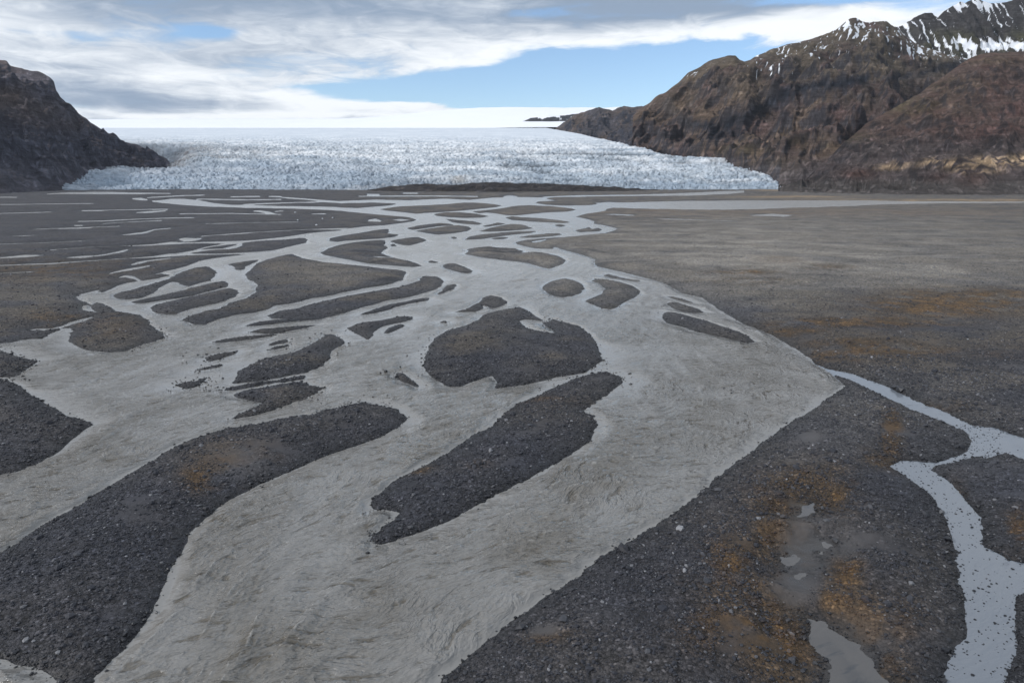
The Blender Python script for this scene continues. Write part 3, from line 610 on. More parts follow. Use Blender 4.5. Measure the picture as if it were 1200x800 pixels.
for k in range(K):
    a = math.pi * k / K
    dd = np.abs(((phi - a + math.pi / 2) % math.pi) - math.pi / 2)
    w = np.maximum(0, 1 - dd / (math.pi / K)); wsum += w * w
    lx = wx * math.cos(a) + wy * math.sin(a); ly = -wx * math.sin(a) + wy * math.cos(a)
    hz += w * samp(tile1, lx + 5 * k, ly + 3 * k, 34.0); h2 += w * samp(tile2, lx + 7 * k, ly, 100.0)
hz /= np.sqrt(wsum); h2 /= np.sqrt(wsum)
wf = -f.ravel()[wmask]
rough_zone = ss(fbm(wx / 14, wy / 20, 3, 99), -.35, .3)
shal = ss(fbm(wx / 22, wy / 30, 3, 98), -.15, .3) * ss(wy, 55, 110)
calm = .06 + .94 * ss(wf + .8 * fbm(wx / 5, wy / 5, 3, 97), .1, lerp(1.4, 6.5, shal))
amp = calm * (.78 + .42 * rough_zone)
isl_w = (w_id.ravel()[wmask] == 0)
amp = lerp(amp, .6, ss(wy, 300, 550))
amp = np.where(isl_w, amp, np.where(w_id.ravel()[wmask] == 2, .12, np.where(w_id.ravel()[wmask] == 1, .6, .02)))
rowsp = (wy ** 2) * np.where(wy < YS, inv[0] - inv[1], inv[-2] - inv[-1])                         # row spacing at this distance
fade1 = 1 - ss(rowsp, .35, 1.1); fade2 = 1 - ss(rowsp, .9, 3.0)
wz = amp * (.016 * hz * fade1 + .050 * h2 * fade2)
foam = ss(hz + .5 * h2 + 1.0 * rough_zone, 3.2, 4.6) * ss(amp, .4, .9) * .3
zall = np.full(XX.size, 0.0); zall[wmask] = wz
tur = np.zeros(XX.size); tur[wmask] = np.clip(amp, 0, 1.2)
VW = np.stack([XX.ravel(), YY.ravel(), zall], -1)
wface = wmask[fq].all(1) & ((f.ravel()[fq].min(1) < .25) | (pf.ravel()[fq].min(1) < .25))
wid_face = w_id.ravel()[fq].max(1)
foa = np.zeros(XX.size); foa[wmask] = foam
poolc = np.clip(-pf.ravel() / 1.2, 0, 1)
tur = np.where(w_id.ravel() == 3, poolc, tur)
AW = {'turb': tur, 'foam': foa, 'chop_sheen': np.where(w_id.ravel() == 3, 0, ss(YY.ravel(), 60, 260))}  # grows with distance: roughness of far waves and the painted sky sheen
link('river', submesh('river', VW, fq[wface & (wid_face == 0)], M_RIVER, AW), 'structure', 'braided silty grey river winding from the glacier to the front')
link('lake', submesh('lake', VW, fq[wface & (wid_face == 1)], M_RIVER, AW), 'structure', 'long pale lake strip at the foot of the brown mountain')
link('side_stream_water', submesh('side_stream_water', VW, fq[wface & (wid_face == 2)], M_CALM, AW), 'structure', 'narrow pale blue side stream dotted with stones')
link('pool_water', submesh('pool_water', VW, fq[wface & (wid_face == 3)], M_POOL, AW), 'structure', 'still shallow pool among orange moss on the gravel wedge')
# the valley floor goes on under and beyond the survey to the horizon
me = mesh('valley_ground', [(-60000, -20000, -2.5), (60000, -20000, -2.5), (60000, 70000, -2.5), (-60000, 70000, -2.5)], [(0, 1, 2, 3)], M_GRAVEL, {'Col': np.full((4, 3), .07), 'wet': np.zeros(4), 'silt': np.zeros(4)})
link('valley_ground', me, 'structure', 'gravel valley floor reaching the horizon')
# ================================================================ mountains, glacier, ice cap
def interp_px(lst, n, ycol=1):
    p = np.array(lst, float); t, e = zip(*[ray(a[0], a[1]) for a in lst]); return np.array(t), np.array(e)
def range_mesh(name, sil, base, nx, ns, Yr, Yb, shape, detail, colour, seed, back=.5, material=None, label=None, profile=None, keep=.12):
    ts, es = interp_px(sil, 0); tb, eb = interp_px(base, 0)
    t = np.linspace(ts.min(), ts.max(), nx)
    e = np.interp(t, ts, es)
    # crag the skyline
    YR = np.interp(t, [ray(a, 150)[0] for a, b in Yr], [b for a, b in Yr])
    YB = np.interp(t, [ray(a, 225)[0] for a, b in Yb], [b for a, b in Yb])
    ZR = H + e * YR
    ZR = ZR + YR / 830 * (1.1 * fbm(t * 60, t * 0 + seed, 4, 12) * (keep > 0))
    s = np.concatenate([np.linspace(0, 1, ns), 1 + np.linspace(0, back, max(8, ns // 8))[1:]])
    S, TT = np.meshgrid(s, t, indexing='ij')
    Yv = YB + (YR - YB) * S
    prof = np.where(S <= 1, shape(np.clip(S, 0, 1)), 1 - (S - 1) * .9)
    X = TT * Yv
    kw = max(3, nx // 9); ker = np.hanning(kw * 2 + 1); ker /= ker.sum()
    ZS = np.convolve(np.pad(ZR, kw, mode='edge'), ker, 'valid'); ZS = np.minimum(ZS, ZR + 60)
    wgt = np.clip(S, 0, 1) ** 7
    Zv = -4 + (ZS + (ZR - ZS) * wgt + 4) * prof
    env = np.where(S <= 1, np.clip(S * 6, 0, 1) * (1 - (1 - keep) * ss(S, .80, 1.0)), keep)
    Zv = Zv + detail(X, Yv, Zv, S) * env
    px, py = pix(X, Yv, Zv)
    # slope of the ground
    gy = np.gradient(Zv, axis=0); gx = np.gradient(Zv, axis=1)
    dy = np.gradient(Yv, axis=0); dx = np.gradient(X, axis=1)
    slope = np.hypot(gy / np.maximum(np.abs(dy), .1), gx / np.maximum(np.abs(dx), .1))
    curv = Zv - (np.roll(Zv, 4, 1) + np.roll(Zv, -4, 1)) / 2
    Cc, sn = colour(X, Yv, Zv, S, px, py, slope, curv)
    me = mesh(name, np.stack([X, Yv, Zv], -1).reshape(-1, 3), grid_faces(len(s), nx).reshape(-1, 4)[:, ::1], material or M_ROCK, {'Col': Cc.reshape(-1, 3), 'snow': sn.ravel()})
    return link(name, me, 'structure', label)
def blob(px, py, lst):
    r = np.zeros_like(px)
    for x, y, rx, ry, k in lst: r = np.maximum(r, k * np.exp(-((px - x) / rx) ** 2 - ((py - y) / ry) ** 2))
    return r
def pline(px, py, pts, w):
    """closeness (0..1) to a polyline in survey co-ordinates"""
    d = np.full(px.shape, 1e9)
    for (ax, ay), (bx, by) in zip(pts, pts[1:]):
        ex, ey = bx - ax, by - ay
        h = np.clip(((px - ax) * ex + (py - ay) * ey) / (ex * ex + ey * ey), 0, 1)
        d = np.minimum(d, np.hypot(px - ax - h * ex, py - ay - h * ey))
    return np.exp(-(d / w) ** 2)

def strata(Zv, X, Yv, step, seed, sharp=.75):
    """benches: cliffs between ledges, wandering with noise"""
    w = Zv + 30 * fbm(X / 260, Yv / 260, 4, seed)
    q = w / step; fr = q - np.floor(q)
    return (np.floor(q) + ss(fr, .5 - sharp / 2 * .5, .5 + sharp / 2 * .5) - q) * step

# --- left mountain
def d_left(X, Y, Zv, S):
    r = ridged(X / 190 + .25 * fbm(X / 90, Y / 90, 3, 5), Y / 420, 6, 101)
    r2 = ridged((X + .45 * Y) / 60, (Y - .45 * X) / 190, 5, 106)
    return (r - .5) * 62 + (r2 - .5) * 30 + fbm(X / 35, Y / 35, 5, 103) * 14 + .7 * strata(Zv, X, Y, 46, 104)
def c_rock(base, cliff, warm):
    def fn(X, Y, Zv, S, px, py, slope, curv):
        n = fbm(X / 150, Y / 150, 5, 130); n2 = fbm(X / 35, Y / 35, 4, 131)
        Cc = np.empty(X.shape + (3,)); Cc[:] = base
        Cc = mixv(Cc, warm, ss(n + .4 * n2, -.15, .4))
        Cc = mixv(Cc, cliff, ss(slope + .3 * n2, .75, 1.25))
        return Cc, np.zeros(X.shape)
    return fn
def c_left(X, Y, Zv, S, px, py, slope, curv):
    Cc, sn = c_rock((.105, .098, .114), (.060, .064, .086), (.145, .118, .118))(X, Y, Zv, S, px, py, slope, curv)
    Cc = mixv(Cc, (.12, .085, .062), blob(px, py, [(10, 115, 35, 18, .5), (40, 130, 40, 20, .35), (80, 145, 40, 12, .25)]))
    Cc = mixv(Cc, (.085, .085, .105), ss(py, 165, 205) * .7)
    return Cc, sn
range_mesh('mountain', [(-330,10),(-200,30),(-90,50),(-30,62),(0,70),(8,72),(12,78),(25,80),(35,82),(45,83),(52,86),(58,90),(63,95),(65,101),(66,108),(72,114),(80,122),(88,129),(97,137),(108,145),(120,153),(132,160),(145,166),(160,170),(175,176),(190,183),(202,190),(212,197),(222,206)],
    [(-330,228),(-60,228),(0,227),(80,224),(150,222),(212,214)], 340, 240, [(-330,2600),(0,2300),(66,2200),(130,2250),(212,2250)], [(-330,1050),(-60,1090),(0,1120),(70,1330),(110,1560),(212,1900)],
    lambda s: s ** .92, d_left, c_left, 1, material=M_ROCK_L, label='dark bluish rock mountain on the left with an overhanging crag')

# --- right mountain: main ridge
SIL_B = [(742,134),(748,128),(756,123),(762,119),(768,113),(778,108),(786,103),(795,97),(803,89),(806,86),(815,81),(825,76),(835,71),(845,67),(855,64.5),(862,65),(866,70),(872,73),(880,70),(888,65),(897,61),(905,58),(920,54),(935,50),(950,45.5),(965,42),(972,39),(982,33),(990,26),(996,22),(1002,21.5),(1010,25),(1018,26),(1030,25),(1038,25),(1044,30),(1052,35),(1062,43),(1075,51),(1090,58),(1110,64),(1150,70),(1300,90),(1420,110)]
def d_b(X, Y, Zv, S):
    u = X - .62 * Y
    wv = 70 * fbm(X / 240, Y / 240, 3, 201)
    r = ridged((u + wv) / 300, (Y + X * .62) / 900, 6, 202)
    r2 = ridged((u + .5 * wv) / 120, (Y + X * .62) / 520, 5, 205)
    r3 = ridged((u + .7 * wv + 14 * fbm(X / 50, Y / 50, 3, 7)) / 46, (Y + X * .62) / 300, 4, 206)
    d = (r - .5) * 150 * (1 - .35 * S) + (r2 - .5) * 46 + (r3 - .5) * 15 + fbm(X / 40, Y / 40, 5, 203) * 9 + .5 * strata(Zv, X, Y, 85, 204)
    return d
def c_b(X, Y, Zv, S, px, py, slope, curv):
    n = fbm(X / 170, Y / 170, 5, 210); n2 = fbm(X / 40, Y / 40, 4, 211)
    Cc = np.empty(X.shape + (3,)); Cc[:] = (.112, .086, .078)
    Cc = mixv(Cc, (.150, .109, .083), ss(n, -.1, .35))
    Cc = mixv(Cc, (.120, .080, .074), ss(n2 - n, .0, .5) * .8)
    up = ss(py, 135, 60)
    Cc = mixv(Cc, (.108, .096, .072), np.clip(up * ss(n + .3, -.2, .4) * .6, 0, 1))
    Cc = mixv(Cc, (.042, .043, .052), ss(slope + .35 * n2, 1.1, 1.7) * .85)
    cl = pline(px, py, [(835,158),(862,140),(885,128),(905,119),(930,105),(955,101),(985,98),(1012,92)], 7)
    cl = np.maximum(cl, .8 * pline(px, py, [(800,142),(840,150),(870,160)], 6)); cl = np.maximum(cl, .8 * pline(px, py, [(1040,92),(1075,88),(1110,78),(1150,66)], 5))
    cl = np.maximum(cl, .7 * blob(px, py, [(715,165,30,14,1), (760,185,60,10,.8), (700,150,20,12,.8)]))
    Cc = mixv(Cc, (.022, .026, .036), np.clip(cl * (.95 + .9 * n2), 0, 1))
    Cc = mixv(Cc, (.12, .090, .042), blob(px, py, [(870, 175, 40, 8, .5), (930, 165, 40, 8, .4), (960, 172, 30, 6, .5), (905, 190, 30, 6, .35)]) * ss(n2, -.3, .3))
    Cc = mixv(Cc, (.095, .090, .098), ss(py, 178, 205) * .7)
    Cc = mixv(Cc, (.13, .10, .07), blob(px, py, [(870,100,25,25,.45),(800,120,30,20,.4)]))
    # snow lying in gullies near the crest
    gul = ridged((X - .5 * Y + 16 * fbm(X / 60, Y / 60, 3, 5)) / 30, (Y + X * .62) / 260, 3, 220)
    sn = np.clip(blob(px, py, [(1000, 36, 40, 16, .55), (900, 60, 40, 12, .5), (960, 58, 30, 16, .40), (1040, 40, 25, 14, .38), (905, 80, 30, 20, .33), (1085, 25, 30, 12, .62), (1060, 55, 22, 16, .5), (1085, 60, 25, 14, .55), (1120, 62, 30, 10, .6), (815, 85, 14, 8, .28)]) * 1.05 + (gul - .66) * 1.5 + .15 * n2, 0, .95)
    sn = np.where(py < 105, sn, 0)
    return Cc, sn
range_mesh('mountain', SIL_B, [(742,175),(800,190),(860,205),(912,222),(1000,224),(1420,224)], 540, 290, [(742,3000),(860,3100),(1000,3500),(1100,3800),(1420,3800)], [(742,2300),(800,2000),(860,1650),(912,1450),(980,1400),(1420,1700)],
    lambda s: .80 * s + .20 * s ** 2.2, d_b, c_b, 2, keep=.10, label='tall brown mountain ridge beside the glacier with dark cliff bands')
# --- snowy peak behind
def d_a(X, Y, Zv, S):
    r = ridged((X + .3 * Y) / 150, Y / 700, 5, 302)
    return (r - .5) * 120 + fbm(X / 50, Y / 50, 4, 303) * 22 + .5 * strata(Zv, X, Y, 60, 304)
def c_a(X, Y, Zv, S, px, py, slope, curv):
    n = fbm(X / 120, Y / 120, 5, 310); n2 = fbm(X / 35, Y / 35, 4, 311)
    Cc = np.empty(X.shape + (3,)); Cc[:] = (.058, .055, .056)
    Cc = mixv(Cc, (.085, .082, .045), ss(py, 28, 48) * ss(n, -.3, .3) * .9)
    gul = ridged((X + .3 * Y) / 150, Y / 700, 3, 302); g2 = ridged((X + .2 * Y + 12 * n2) / 38, Y / 420, 3, 312)
    sn = (.50 - gul) * .6 + (g2 - .5) * 1.5 + .20 + .25 * n2
    sn = sn + blob(px, py, [(1175, 54, 60, 5, .8), (1130, 50, 30, 5, .5), (1068, 48, 18, 7, .3), (1150, 6, 40, 5, .55), (1120, 3, 20, 4, .3)]) - blob(px, py, [(1150, 36, 80, 6, .25), (1185, 3, 14, 8, .7), (1085, 18, 22, 6, .35), (1060, 60, 30, 8, .4)])
    return Cc, np.clip(sn, 0, .95)
range_mesh('mountain', [(1020,42),(1038,36),(1050,32),(1060,29),(1068,23),(1075,18),(1084,15),(1092,17),(1099,20),(1104,15),(1112,10),(1120,5),(1125,2.5),(1130,4),(1136,1),(1146,-1),(1152,1),(1158,2),(1166,3),(1176,2),(1186,0),(1192,-4),(1200,-2),(1230,-14),(1280,-20),(1340,0),(1420,10)], [(1020,110),(1420,110)], 300, 190, [(1020,4600),(1420,5000)], [(1020,3750),(1420,3900)],
    lambda s: .35 * s + .65 * s ** 1.15, d_a, c_a, 3, keep=.2, label='jagged snow-streaked peak behind the brown ridge')
# --- nearer reddish hill on the right
def d_c(X, Y, Zv, S):
    r = ridged((X - .25 * Y + 50 * fbm(X / 200, Y / 200, 3, 9)) / 260, Y / 520, 5, 402)
    return (r - .5) * 46 * (1 - .5 * S) + (ridged((X - .4 * Y) / 70, Y / 200, 5, 406) - .5) * 26 + fbm(X / 40, Y / 40, 5, 403) * 6 + .35 * strata(Zv, X, Y, 60, 404) + 14 * ss(np.abs(Zv - 95 - 40 * fbm(X / 160, Y / 160, 3, 8)), 26, 0) * (fbm(X / 24, Y / 90, 3, 19) + .3)
def c_c(X, Y, Zv, S, px, py, slope, curv):
    n = fbm(X / 120, Y / 120, 5, 410); n2 = fbm(X / 25, Y / 25, 4, 411)
    Cc = np.empty(X.shape + (3,)); Cc[:] = (.108, .076, .068)
    Cc = mixv(Cc, (.132, .077, .068), ss(n, -.1, .4))
    Cc = mixv(Cc, (.10, .080, .042), blob(px, py, [(1060, 125, 60, 14, .7), (1110, 100, 50, 14, .45), (1000, 165, 30, 10, .7), (1160, 70, 60, 8, .4)]) * ss(n2 + .2, -.3, .3))
    Cc = mixv(Cc, (.085, .080, .084), np.clip(ss(py, 150, 175) * .6 + .3 * n, 0, .9))
    Cc = mixv(Cc, (.036, .034, .038), ss(slope + .3 * n2, .8, 1.3) * .8)
    Cc = mixv(Cc, (.078, .074, .070), ss(py, 205, 218) * .6)
    stn = ss(n2 + .6 * fbm(X / 60, Y / 14, 3, 66), -.25, .15)
    Cc = mixv(Cc, (.50, .36, .23), np.clip(1.5 * blob(px, py, [(1170, 190, 45, 5, 1), (1120, 192, 40, 4, .7), (1095, 190, 12, 4, .9), (1055, 192, 10, 3, .7), (1145, 199, 25, 4, .7), (1045, 196, 20, 3, .5), (1200, 188, 30, 6, 1)]) * stn, 0, .9))
    Cc = mixv(Cc, (.085, .045, .036), blob(px, py, [(1005, 203, 20, 6, .7), (1140, 210, 20, 10, .5), (1100, 208, 15, 6, .4)]))
    return Cc, np.zeros(X.shape)
range_mesh('hill', [(912,221),(925,216),(940,209),(955,199),(970,186),(985,172),(1000,158),(1015,146),(1028,137),(1040,130),(1060,119),(1080,107),(1100,94),(1115,83),(1130,73),(1142,66.5),(1155,63),(1170,61.5),(1200,60),(1240,52),(1300,48),(1420,60)], [(912,229),(1000,230),(1080,231),(1420,232)], 380, 240, [(912,1500),(1000,1800),(1100,2100),(1420,2300)], [(912,1230),(980,1080),(1080,1020),(1420,1000)],
    lambda s: .30 * s + .70 * s ** 1.25, d_c, c_c, 4, material=M_ROCK_C, keep=.15, label='rounded reddish brown hillside on the right above the lake')
# --- dark spur far beside the ice
range_mesh('hill', [(640,160),(650,152),(660,143),(668,138),(676,133),(686,130),(694,127),(702,126),(710,128),(718,130),(724,126),(731,124),(740,125.5),(752,124.5),(765,128),(800,150)], [(640,175),(700,180),(800,190)], 200, 110, [(640,4600),(800,3900)], [(640,3700),(800,3000)],
    lambda s: s ** .85, lambda X, Y, Zv, S: (ridged(X / 160, Y / 400, 5, 502) - .5) * 70 + fbm(X / 40, Y / 40, 4, 503) * 14, c_rock((.075, .070, .078), (.042, .046, .060), (.11, .088, .078)), 5, keep=.2, label='dark rock spur at the end of the brown ridge above the ice')
# --- nunatak in the ice cap
def c_n(X, Y, Zv, S, px, py, slope, curv):
    Cc = np.empty(X.shape + (3,)); Cc[:] = (.05, .052, .06)
    n = fbm(X / 90, Y / 90, 4, 600)
    return Cc, np.clip(.55 + n * 1.2 - blob(px, py, [(625, 144, 14, 5, .8), (612, 146, 10, 3, .6), (655, 141, 10, 4, .6), (605, 145, 8, 2, .6)]), 0, 1)
range_mesh('hill', [(592,148),(602,145),(612,142),(622,139),(632,137),(645,135),(658,136),(672,134),(690,133),(715,140)], [(592,150),(715,152)], 130, 50, [(592,7600),(715,7600)], [(592,6700),(715,6700)],
    lambda s: s, lambda X, Y, Zv, S: fbm(X / 120, Y / 120, 4, 602) * 40, c_n, 6, keep=.3, label='snow-covered nunatak with black rock faces poking from the ice cap')

# --- glacier
def glacier():
    rows = [(230, 1370), (224, 1395), (221, 1425), (216, 1480), (210, 1560), (203, 1650), (196, 1745), (188, 1870), (180, 2030), (172, 2320), (165, 2700), (158, 3300), (152, 4100), (147, 5000), (144, 5900), (142, 6800), (140.5, 8200)]
    ry = np.array([r[0] for r in rows][::-1]); rY = np.array([r[1] for r in rows][::-1])
    pxs = np.linspace(60, 935, 860); pys = np.concatenate([np.linspace(226, 150, 250), np.linspace(149.6, 140.6, 26)])
    top = np.interp(pxs, [60,80,95,110,640,655,680,700,720,745,770,800,830,858,872,885,895,905,912,918,935], [216,209,203,150,150,152.5,157,162,166,173,179,184,187,189,191,197,204,210,216,222,232])
    bot = np.interp(pxs, [60,80,100,120,200,230,280,330,450,540,700,800,860,912,935], [222,219,222,224,225,226,224,223.5,223,223,223,224,223.5,221.5,222])
    R, PXc = np.meshgrid(np.linspace(0, 1, len(pys)), pxs, indexing='ij')
    # each column runs from the snout up to the crest and then on behind it
    PYc = np.broadcast_to(pys[:, None], PXc.shape)
    Yv = np.interp(PYc, ry, rY) + 60 * np.sin(PXc / 60.0) * 0
    lobes = 45 * fbm(PXc / 90, PXc * 0 + 3.3, 3, 700)
    Yv = Yv + lobes * ss(PYc, 170, 215)
    tb = PYc + (np.interp(PXc, pxs, bot) - 223) * ss(PYc, 190, 224)
    tz = np.maximum(tb, np.interp(PXc, pxs, top) + 0 * tb)
    t0 = ray(600, 180)
    fw = F * CP + (400 - tb) * SP
    Tt = (PXc - 600) / (F * CP + (400 - PYc) * SP)
    e = (-F * SP + (400 - tz) * CP) / (F * CP + (400 - tz) * SP)
    # behind the crest the ice keeps its height and then sinks
    over = np.maximum(tz - tb, 0)
    Zv = H + e * Yv - over * .5 * Yv / 830
    X = Tt * Yv
    snout = ss(PYc, 226, 221)
    Zv = np.where(PYc > 224.5, -2.5, Zv)
    wx = X + 9 * fbm(X / 40, Yv / 40, 3, 710); wyy = Yv + 9 * fbm(X / 40, Yv / 40, 3, 711)
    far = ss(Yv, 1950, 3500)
    big = ridged(wx / 75, wyy / 60, 3, 720); med = ridged(wx / 24, wyy / 15, 4, 721); fin = fbm(wx / 9, wyy / 9, 3, 722)
    huge = fbm(X / 240, Yv / 200, 4, 725)
    lod = ss(Yv, 1700, 3600)
    a1 = lerp(7.5, 13, lod); a2 = lerp(6.0, 5.0, lod)
    dz = ((big - .45) * a1 + (med - .45) * a2 + fin * 1.6 * (1 - lod) + huge * 13 * (1 - far)) * (1 - .90 * far)
    def crack(lx, ly, sd, w):
        p = perlin(wx / lx + .6 * fbm(X / 60, Yv / 60, 3, sd + 5), wyy / ly, sd)
        return ss(1 - np.abs(p), 1 - w, 1 - w * .25)
    gate = ss(fbm(X / 90, Yv / 70, 4, 740), -.25, .15)
    ck = np.maximum(np.maximum(crack(34, 15, 750, .14) * gate, crack(110, 17, 753, .13) * (1 - .6 * gate)), crack(17, 11, 751, .13) * (1 - lod) * ss(fbm(X / 50, Yv / 50, 3, 741), -.2, .2))
    ck = ck * (1 - far)
    Zv = Zv + (dz - 7 * ck) * ss(PYc, 225.0, 219)
    dip = ss(PYc, 170, 174) * ss(PYc, 197, 189) * ss(PXc, 240, 150)
    Zv = Zv - 75 * dip
    # colour: clean white crests, grey-blue hollows, ash bands
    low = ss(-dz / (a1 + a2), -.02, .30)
    n = fbm(X / 130, Yv / 90, 5, 730); n2 = fbm(X / 22, Yv / 22, 4, 731)
    Cc = np.empty(X.shape + (3,)); Cc[:] = (.39, .45, .51)
    Cc = mixv(Cc, (.68, .71, .74), ss(n + .3 * n2 + .25 * ss(PYc, 200, 175) * ss(PYc, 150, 165) - .1 * ss(PXc, 420, 150), .0, .45))
    fl = fbm(X / 420 + .3 * n, Yv / 70, 4, 760)
    Cc = mixv(Cc, (.30, .37, .45), np.clip(ss(fl, .0, .45) * .8, 0, 1) * (1 - far))
    Cc = mixv(Cc, (.76, .785, .81), np.clip(ss(fl, -.05, -.45) * .7, 0, 1))
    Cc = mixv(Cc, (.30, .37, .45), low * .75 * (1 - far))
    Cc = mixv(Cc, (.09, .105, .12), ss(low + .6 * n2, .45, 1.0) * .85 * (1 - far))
    Cc = mixv(Cc, (.07, .085, .105), ck * .85)
    Cc = mixv(Cc, (.33, .37, .43), blob(PXc, PYc, [(90,214,60,14,.8), (200,205,130,14,.6), (320,200,150,10,.45), (260,215,160,8,.5)]))
    Cc = mixv(Cc, (.085, .080, .085), np.clip(blob(PXc, PYc, [(222, 175, 36, 6, 1.1), (190, 182, 45, 7, 1.4), (150, 172, 50, 6, 1.0), (170, 195, 70, 2.5, 1.0), (250, 184, 70, 2.5, .7), (280, 176, 40, 3, .5), (205, 190, 30, 4, .9), (330, 178, 40, 3, .25), (150, 168, 40, 3, .3), (570, 176, 40, 3, .25), (110, 219, 30, 4, .7), (150, 222, 60, 3, .8), (230, 224, 80, 2, .7), (400, 221, 60, 4, .6), (330, 223, 60, 2, .7), (840, 223, 80, 1.5, .6)]) * (.7 + .9 * n2), 0, .95))
    deb = blob(PXc, PYc, [(480, 215, 40, 5, .9), (560, 216, 70, 4, .8), (650, 217, 90, 3, .6), (440, 219, 30, 4, .7), (540, 210, 20, 3, .35)])
    Cc = mixv(Cc, (.075, .07, .072), np.clip(deb * (.8 + .8 * n2), 0, .95))
    Cc = mixv(Cc, (.40, .33, .25), blob(PXc, PYc, [(538, 212, 9, 3, .5)]))
    Cc = mixv(Cc, (.30, .31, .33), blob(PXc, PYc, [(885, 200, 25, 8, .5), (830, 190, 40, 3, .5), (690, 160, 40, 4, .35), (650, 153, 20, 4, .5)]) * ss(n2, -.3, .3))
    Cc = mixv(Cc, (.27, .33, .40), ss(PYc, 200, 222) * np.clip(.38 + .6 * n2, 0, .8))
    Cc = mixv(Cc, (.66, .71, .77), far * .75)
    Cc = mixv(Cc, (.27, .345, .43), np.clip(blob(PXc, PYc, [(150, 212, 120, 10, .75), (330, 206, 160, 9, .55), (260, 194, 120, 5, .35), (620, 200, 120, 4, .3), (430, 214, 80, 6, .5), (560, 188, 140, 3, .35), (700, 205, 120, 4, .2)]) * (.75 + .8 * n2 + .8 * n), 0, .9))
    Cc = mixv(Cc, (.84, .86, .88), np.clip(blob(PXc, PYc, [(430, 180, 140, 6, .6), (600, 172, 160, 5, .5), (760, 195, 90, 8, .45), (520, 196, 90, 4, .5)]) * (.8 + .9 * n), 0, .8))
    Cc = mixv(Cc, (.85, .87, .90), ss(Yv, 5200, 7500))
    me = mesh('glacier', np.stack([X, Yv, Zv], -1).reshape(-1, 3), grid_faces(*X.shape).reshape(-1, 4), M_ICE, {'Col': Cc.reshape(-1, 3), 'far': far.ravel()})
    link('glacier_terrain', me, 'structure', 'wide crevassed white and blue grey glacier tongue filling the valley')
glacier()
# --- ice cap beyond
def cap(X, Y, Zv, S): return fbm(X / 900, Y / 900, 3, 800) * 10
range_mesh('snow_mountain', [(-350,141),(0,140.5),(110,140),(200,139.3),(330,139.3),(410,138.6),(445,137),(480,133),(505,130.5),(520,129),(545,127.2),(570,126.2),(600,125.8),(640,126.4),(700,126),(760,125),(900,127),(1200,130)], [(-350,150),(1200,150)], 220, 50, [(-350,15000),(1200,14000)], [(-350,6300),(1200,6300)],
    lambda s: .33 + .67 * s, cap, lambda X, Y, Zv, S, px, py, sl, cu: (np.full(X.shape + (3,), .88), np.ones(X.shape)), 7, material=M_SNOW, label='smooth bright white ice cap on the skyline')
# --- moraine in front of the ice
def c_m(X, Y, Zv, S, px, py, slope, curv):
    n = fbm(X / 14, Y / 14, 4, 900)
    Cc = np.empty(X.shape + (3,)); Cc[:] = (.046, .044, .048)
    return mixv(Cc, (.066, .058, .055), ss(n, -.2, .4)), np.zeros(X.shape)
def d_m(X, Y, Zv, S): return fbm(X / 22, Y / 22, 5, 902) * 5.0
range_mesh('moraine_hill', [(430,223),(445,220),(460,218),(480,217),(500,215),(520,216),(535,217),(555,214.5),(575,213.5),(600,214.5),(625,214.5),(650,215.5),(680,217),(705,218.5),(730,220),(760,222),(795,224)], [(430,226),(500,227),(600,227.5),(795,225)], 260, 50, [(430,1375),(795,1375)], [(430,1240),(600,1180),(795,1290)], lambda s: s ** .8, d_m, c_m, 8, keep=.5, label='low dark rubble moraine along the glacier snout')

range_mesh('moraine_hill', [(250,226),(262,224.5),(275,223.2),(290,222.5),(305,222.2),(322,223),(338,224.5),(352,226)], [(250,228),(352,228)], 120, 24, [(250,1390),(352,1390)], [(250,1330),(352,1330)], lambda s: s ** .8, d_m, c_m, 9, keep=.5, label='small dark rubble mound under the left part of the ice front')

# ================================================================ cobbles
def stone_mesh(name, seed, flat):
    import bmesh
    r = random.Random(seed); bm = bmesh.new(); bmesh.ops.create_icosphere(bm, subdivisions=1, radius=.5)
    sx, sy = r.uniform(.8, 1.25), r.uniform(.65, 1.0)
    cuts = [(Vector((r.uniform(-1, 1), r.uniform(-1, 1), r.uniform(-.6, 1))).normalized(), r.uniform(.26, .4)) for _ in range(5)]
    for v in bm.verts:
        c = v.co.copy()
        for nrm, d in cuts:
            k = c.dot(nrm) - d
            if k > 0: c -= nrm * k
        v.co = Vector((c.x * sx, c.y * sy, c.z * flat)) * r.uniform(.93, 1.07)
    me = bpy.data.meshes.new(name); bm.to_mesh(me); bm.free(); me.materials.append(M_STONE)
    return me
src = bpy.data.collections.new('stone_kinds')
for k in range(8):
    o = bpy.data.objects.new('stone_kind_%d' % k, stone_mesh('stone', 40 + k, [.55, .65, .45, .75, .5, .6, .8, .4][k])); src.objects.link(o)

def bil(A_, X, Y):
    i = np.clip(np.interp(-1 / Y, -inv, np.arange(NR)), 0, NR - 1.001); j = np.clip((X / Y - tcol[0]) / (tcol[1] - tcol[0]), 0, NC - 1.001)
    i0 = i.astype(int); j0 = j.astype(int); a = i - i0; b = j - j0
    return (A_[i0, j0] * (1 - b) + A_[i0, j0 + 1] * b) * (1 - a) + (A_[i0 + 1, j0] * (1 - b) + A_[i0 + 1, j0 + 1] * b) * a
def scatter(n, y0, y1, smed, ssig, keep_fn):
    Y = np.sqrt(rng.uniform(y0 ** 2, y1 ** 2, n)); X = rng.uniform(-.98, .98, n) * Y
    fz = bil(f, X, Y); z = bil(Z, X, Y)
    px, py = pix(X, Y, z)
    k = keep_fn(X, Y, fz, px, py) & (px > -60) & (px < 1260)
    X, Y, fz, z, px, py = (a[k] for a in (X, Y, fz, z, px, py))
    size = np.exp(rng.normal(math.log(smed), ssig, len(X)))
    return X, Y, fz, z, px, py, size
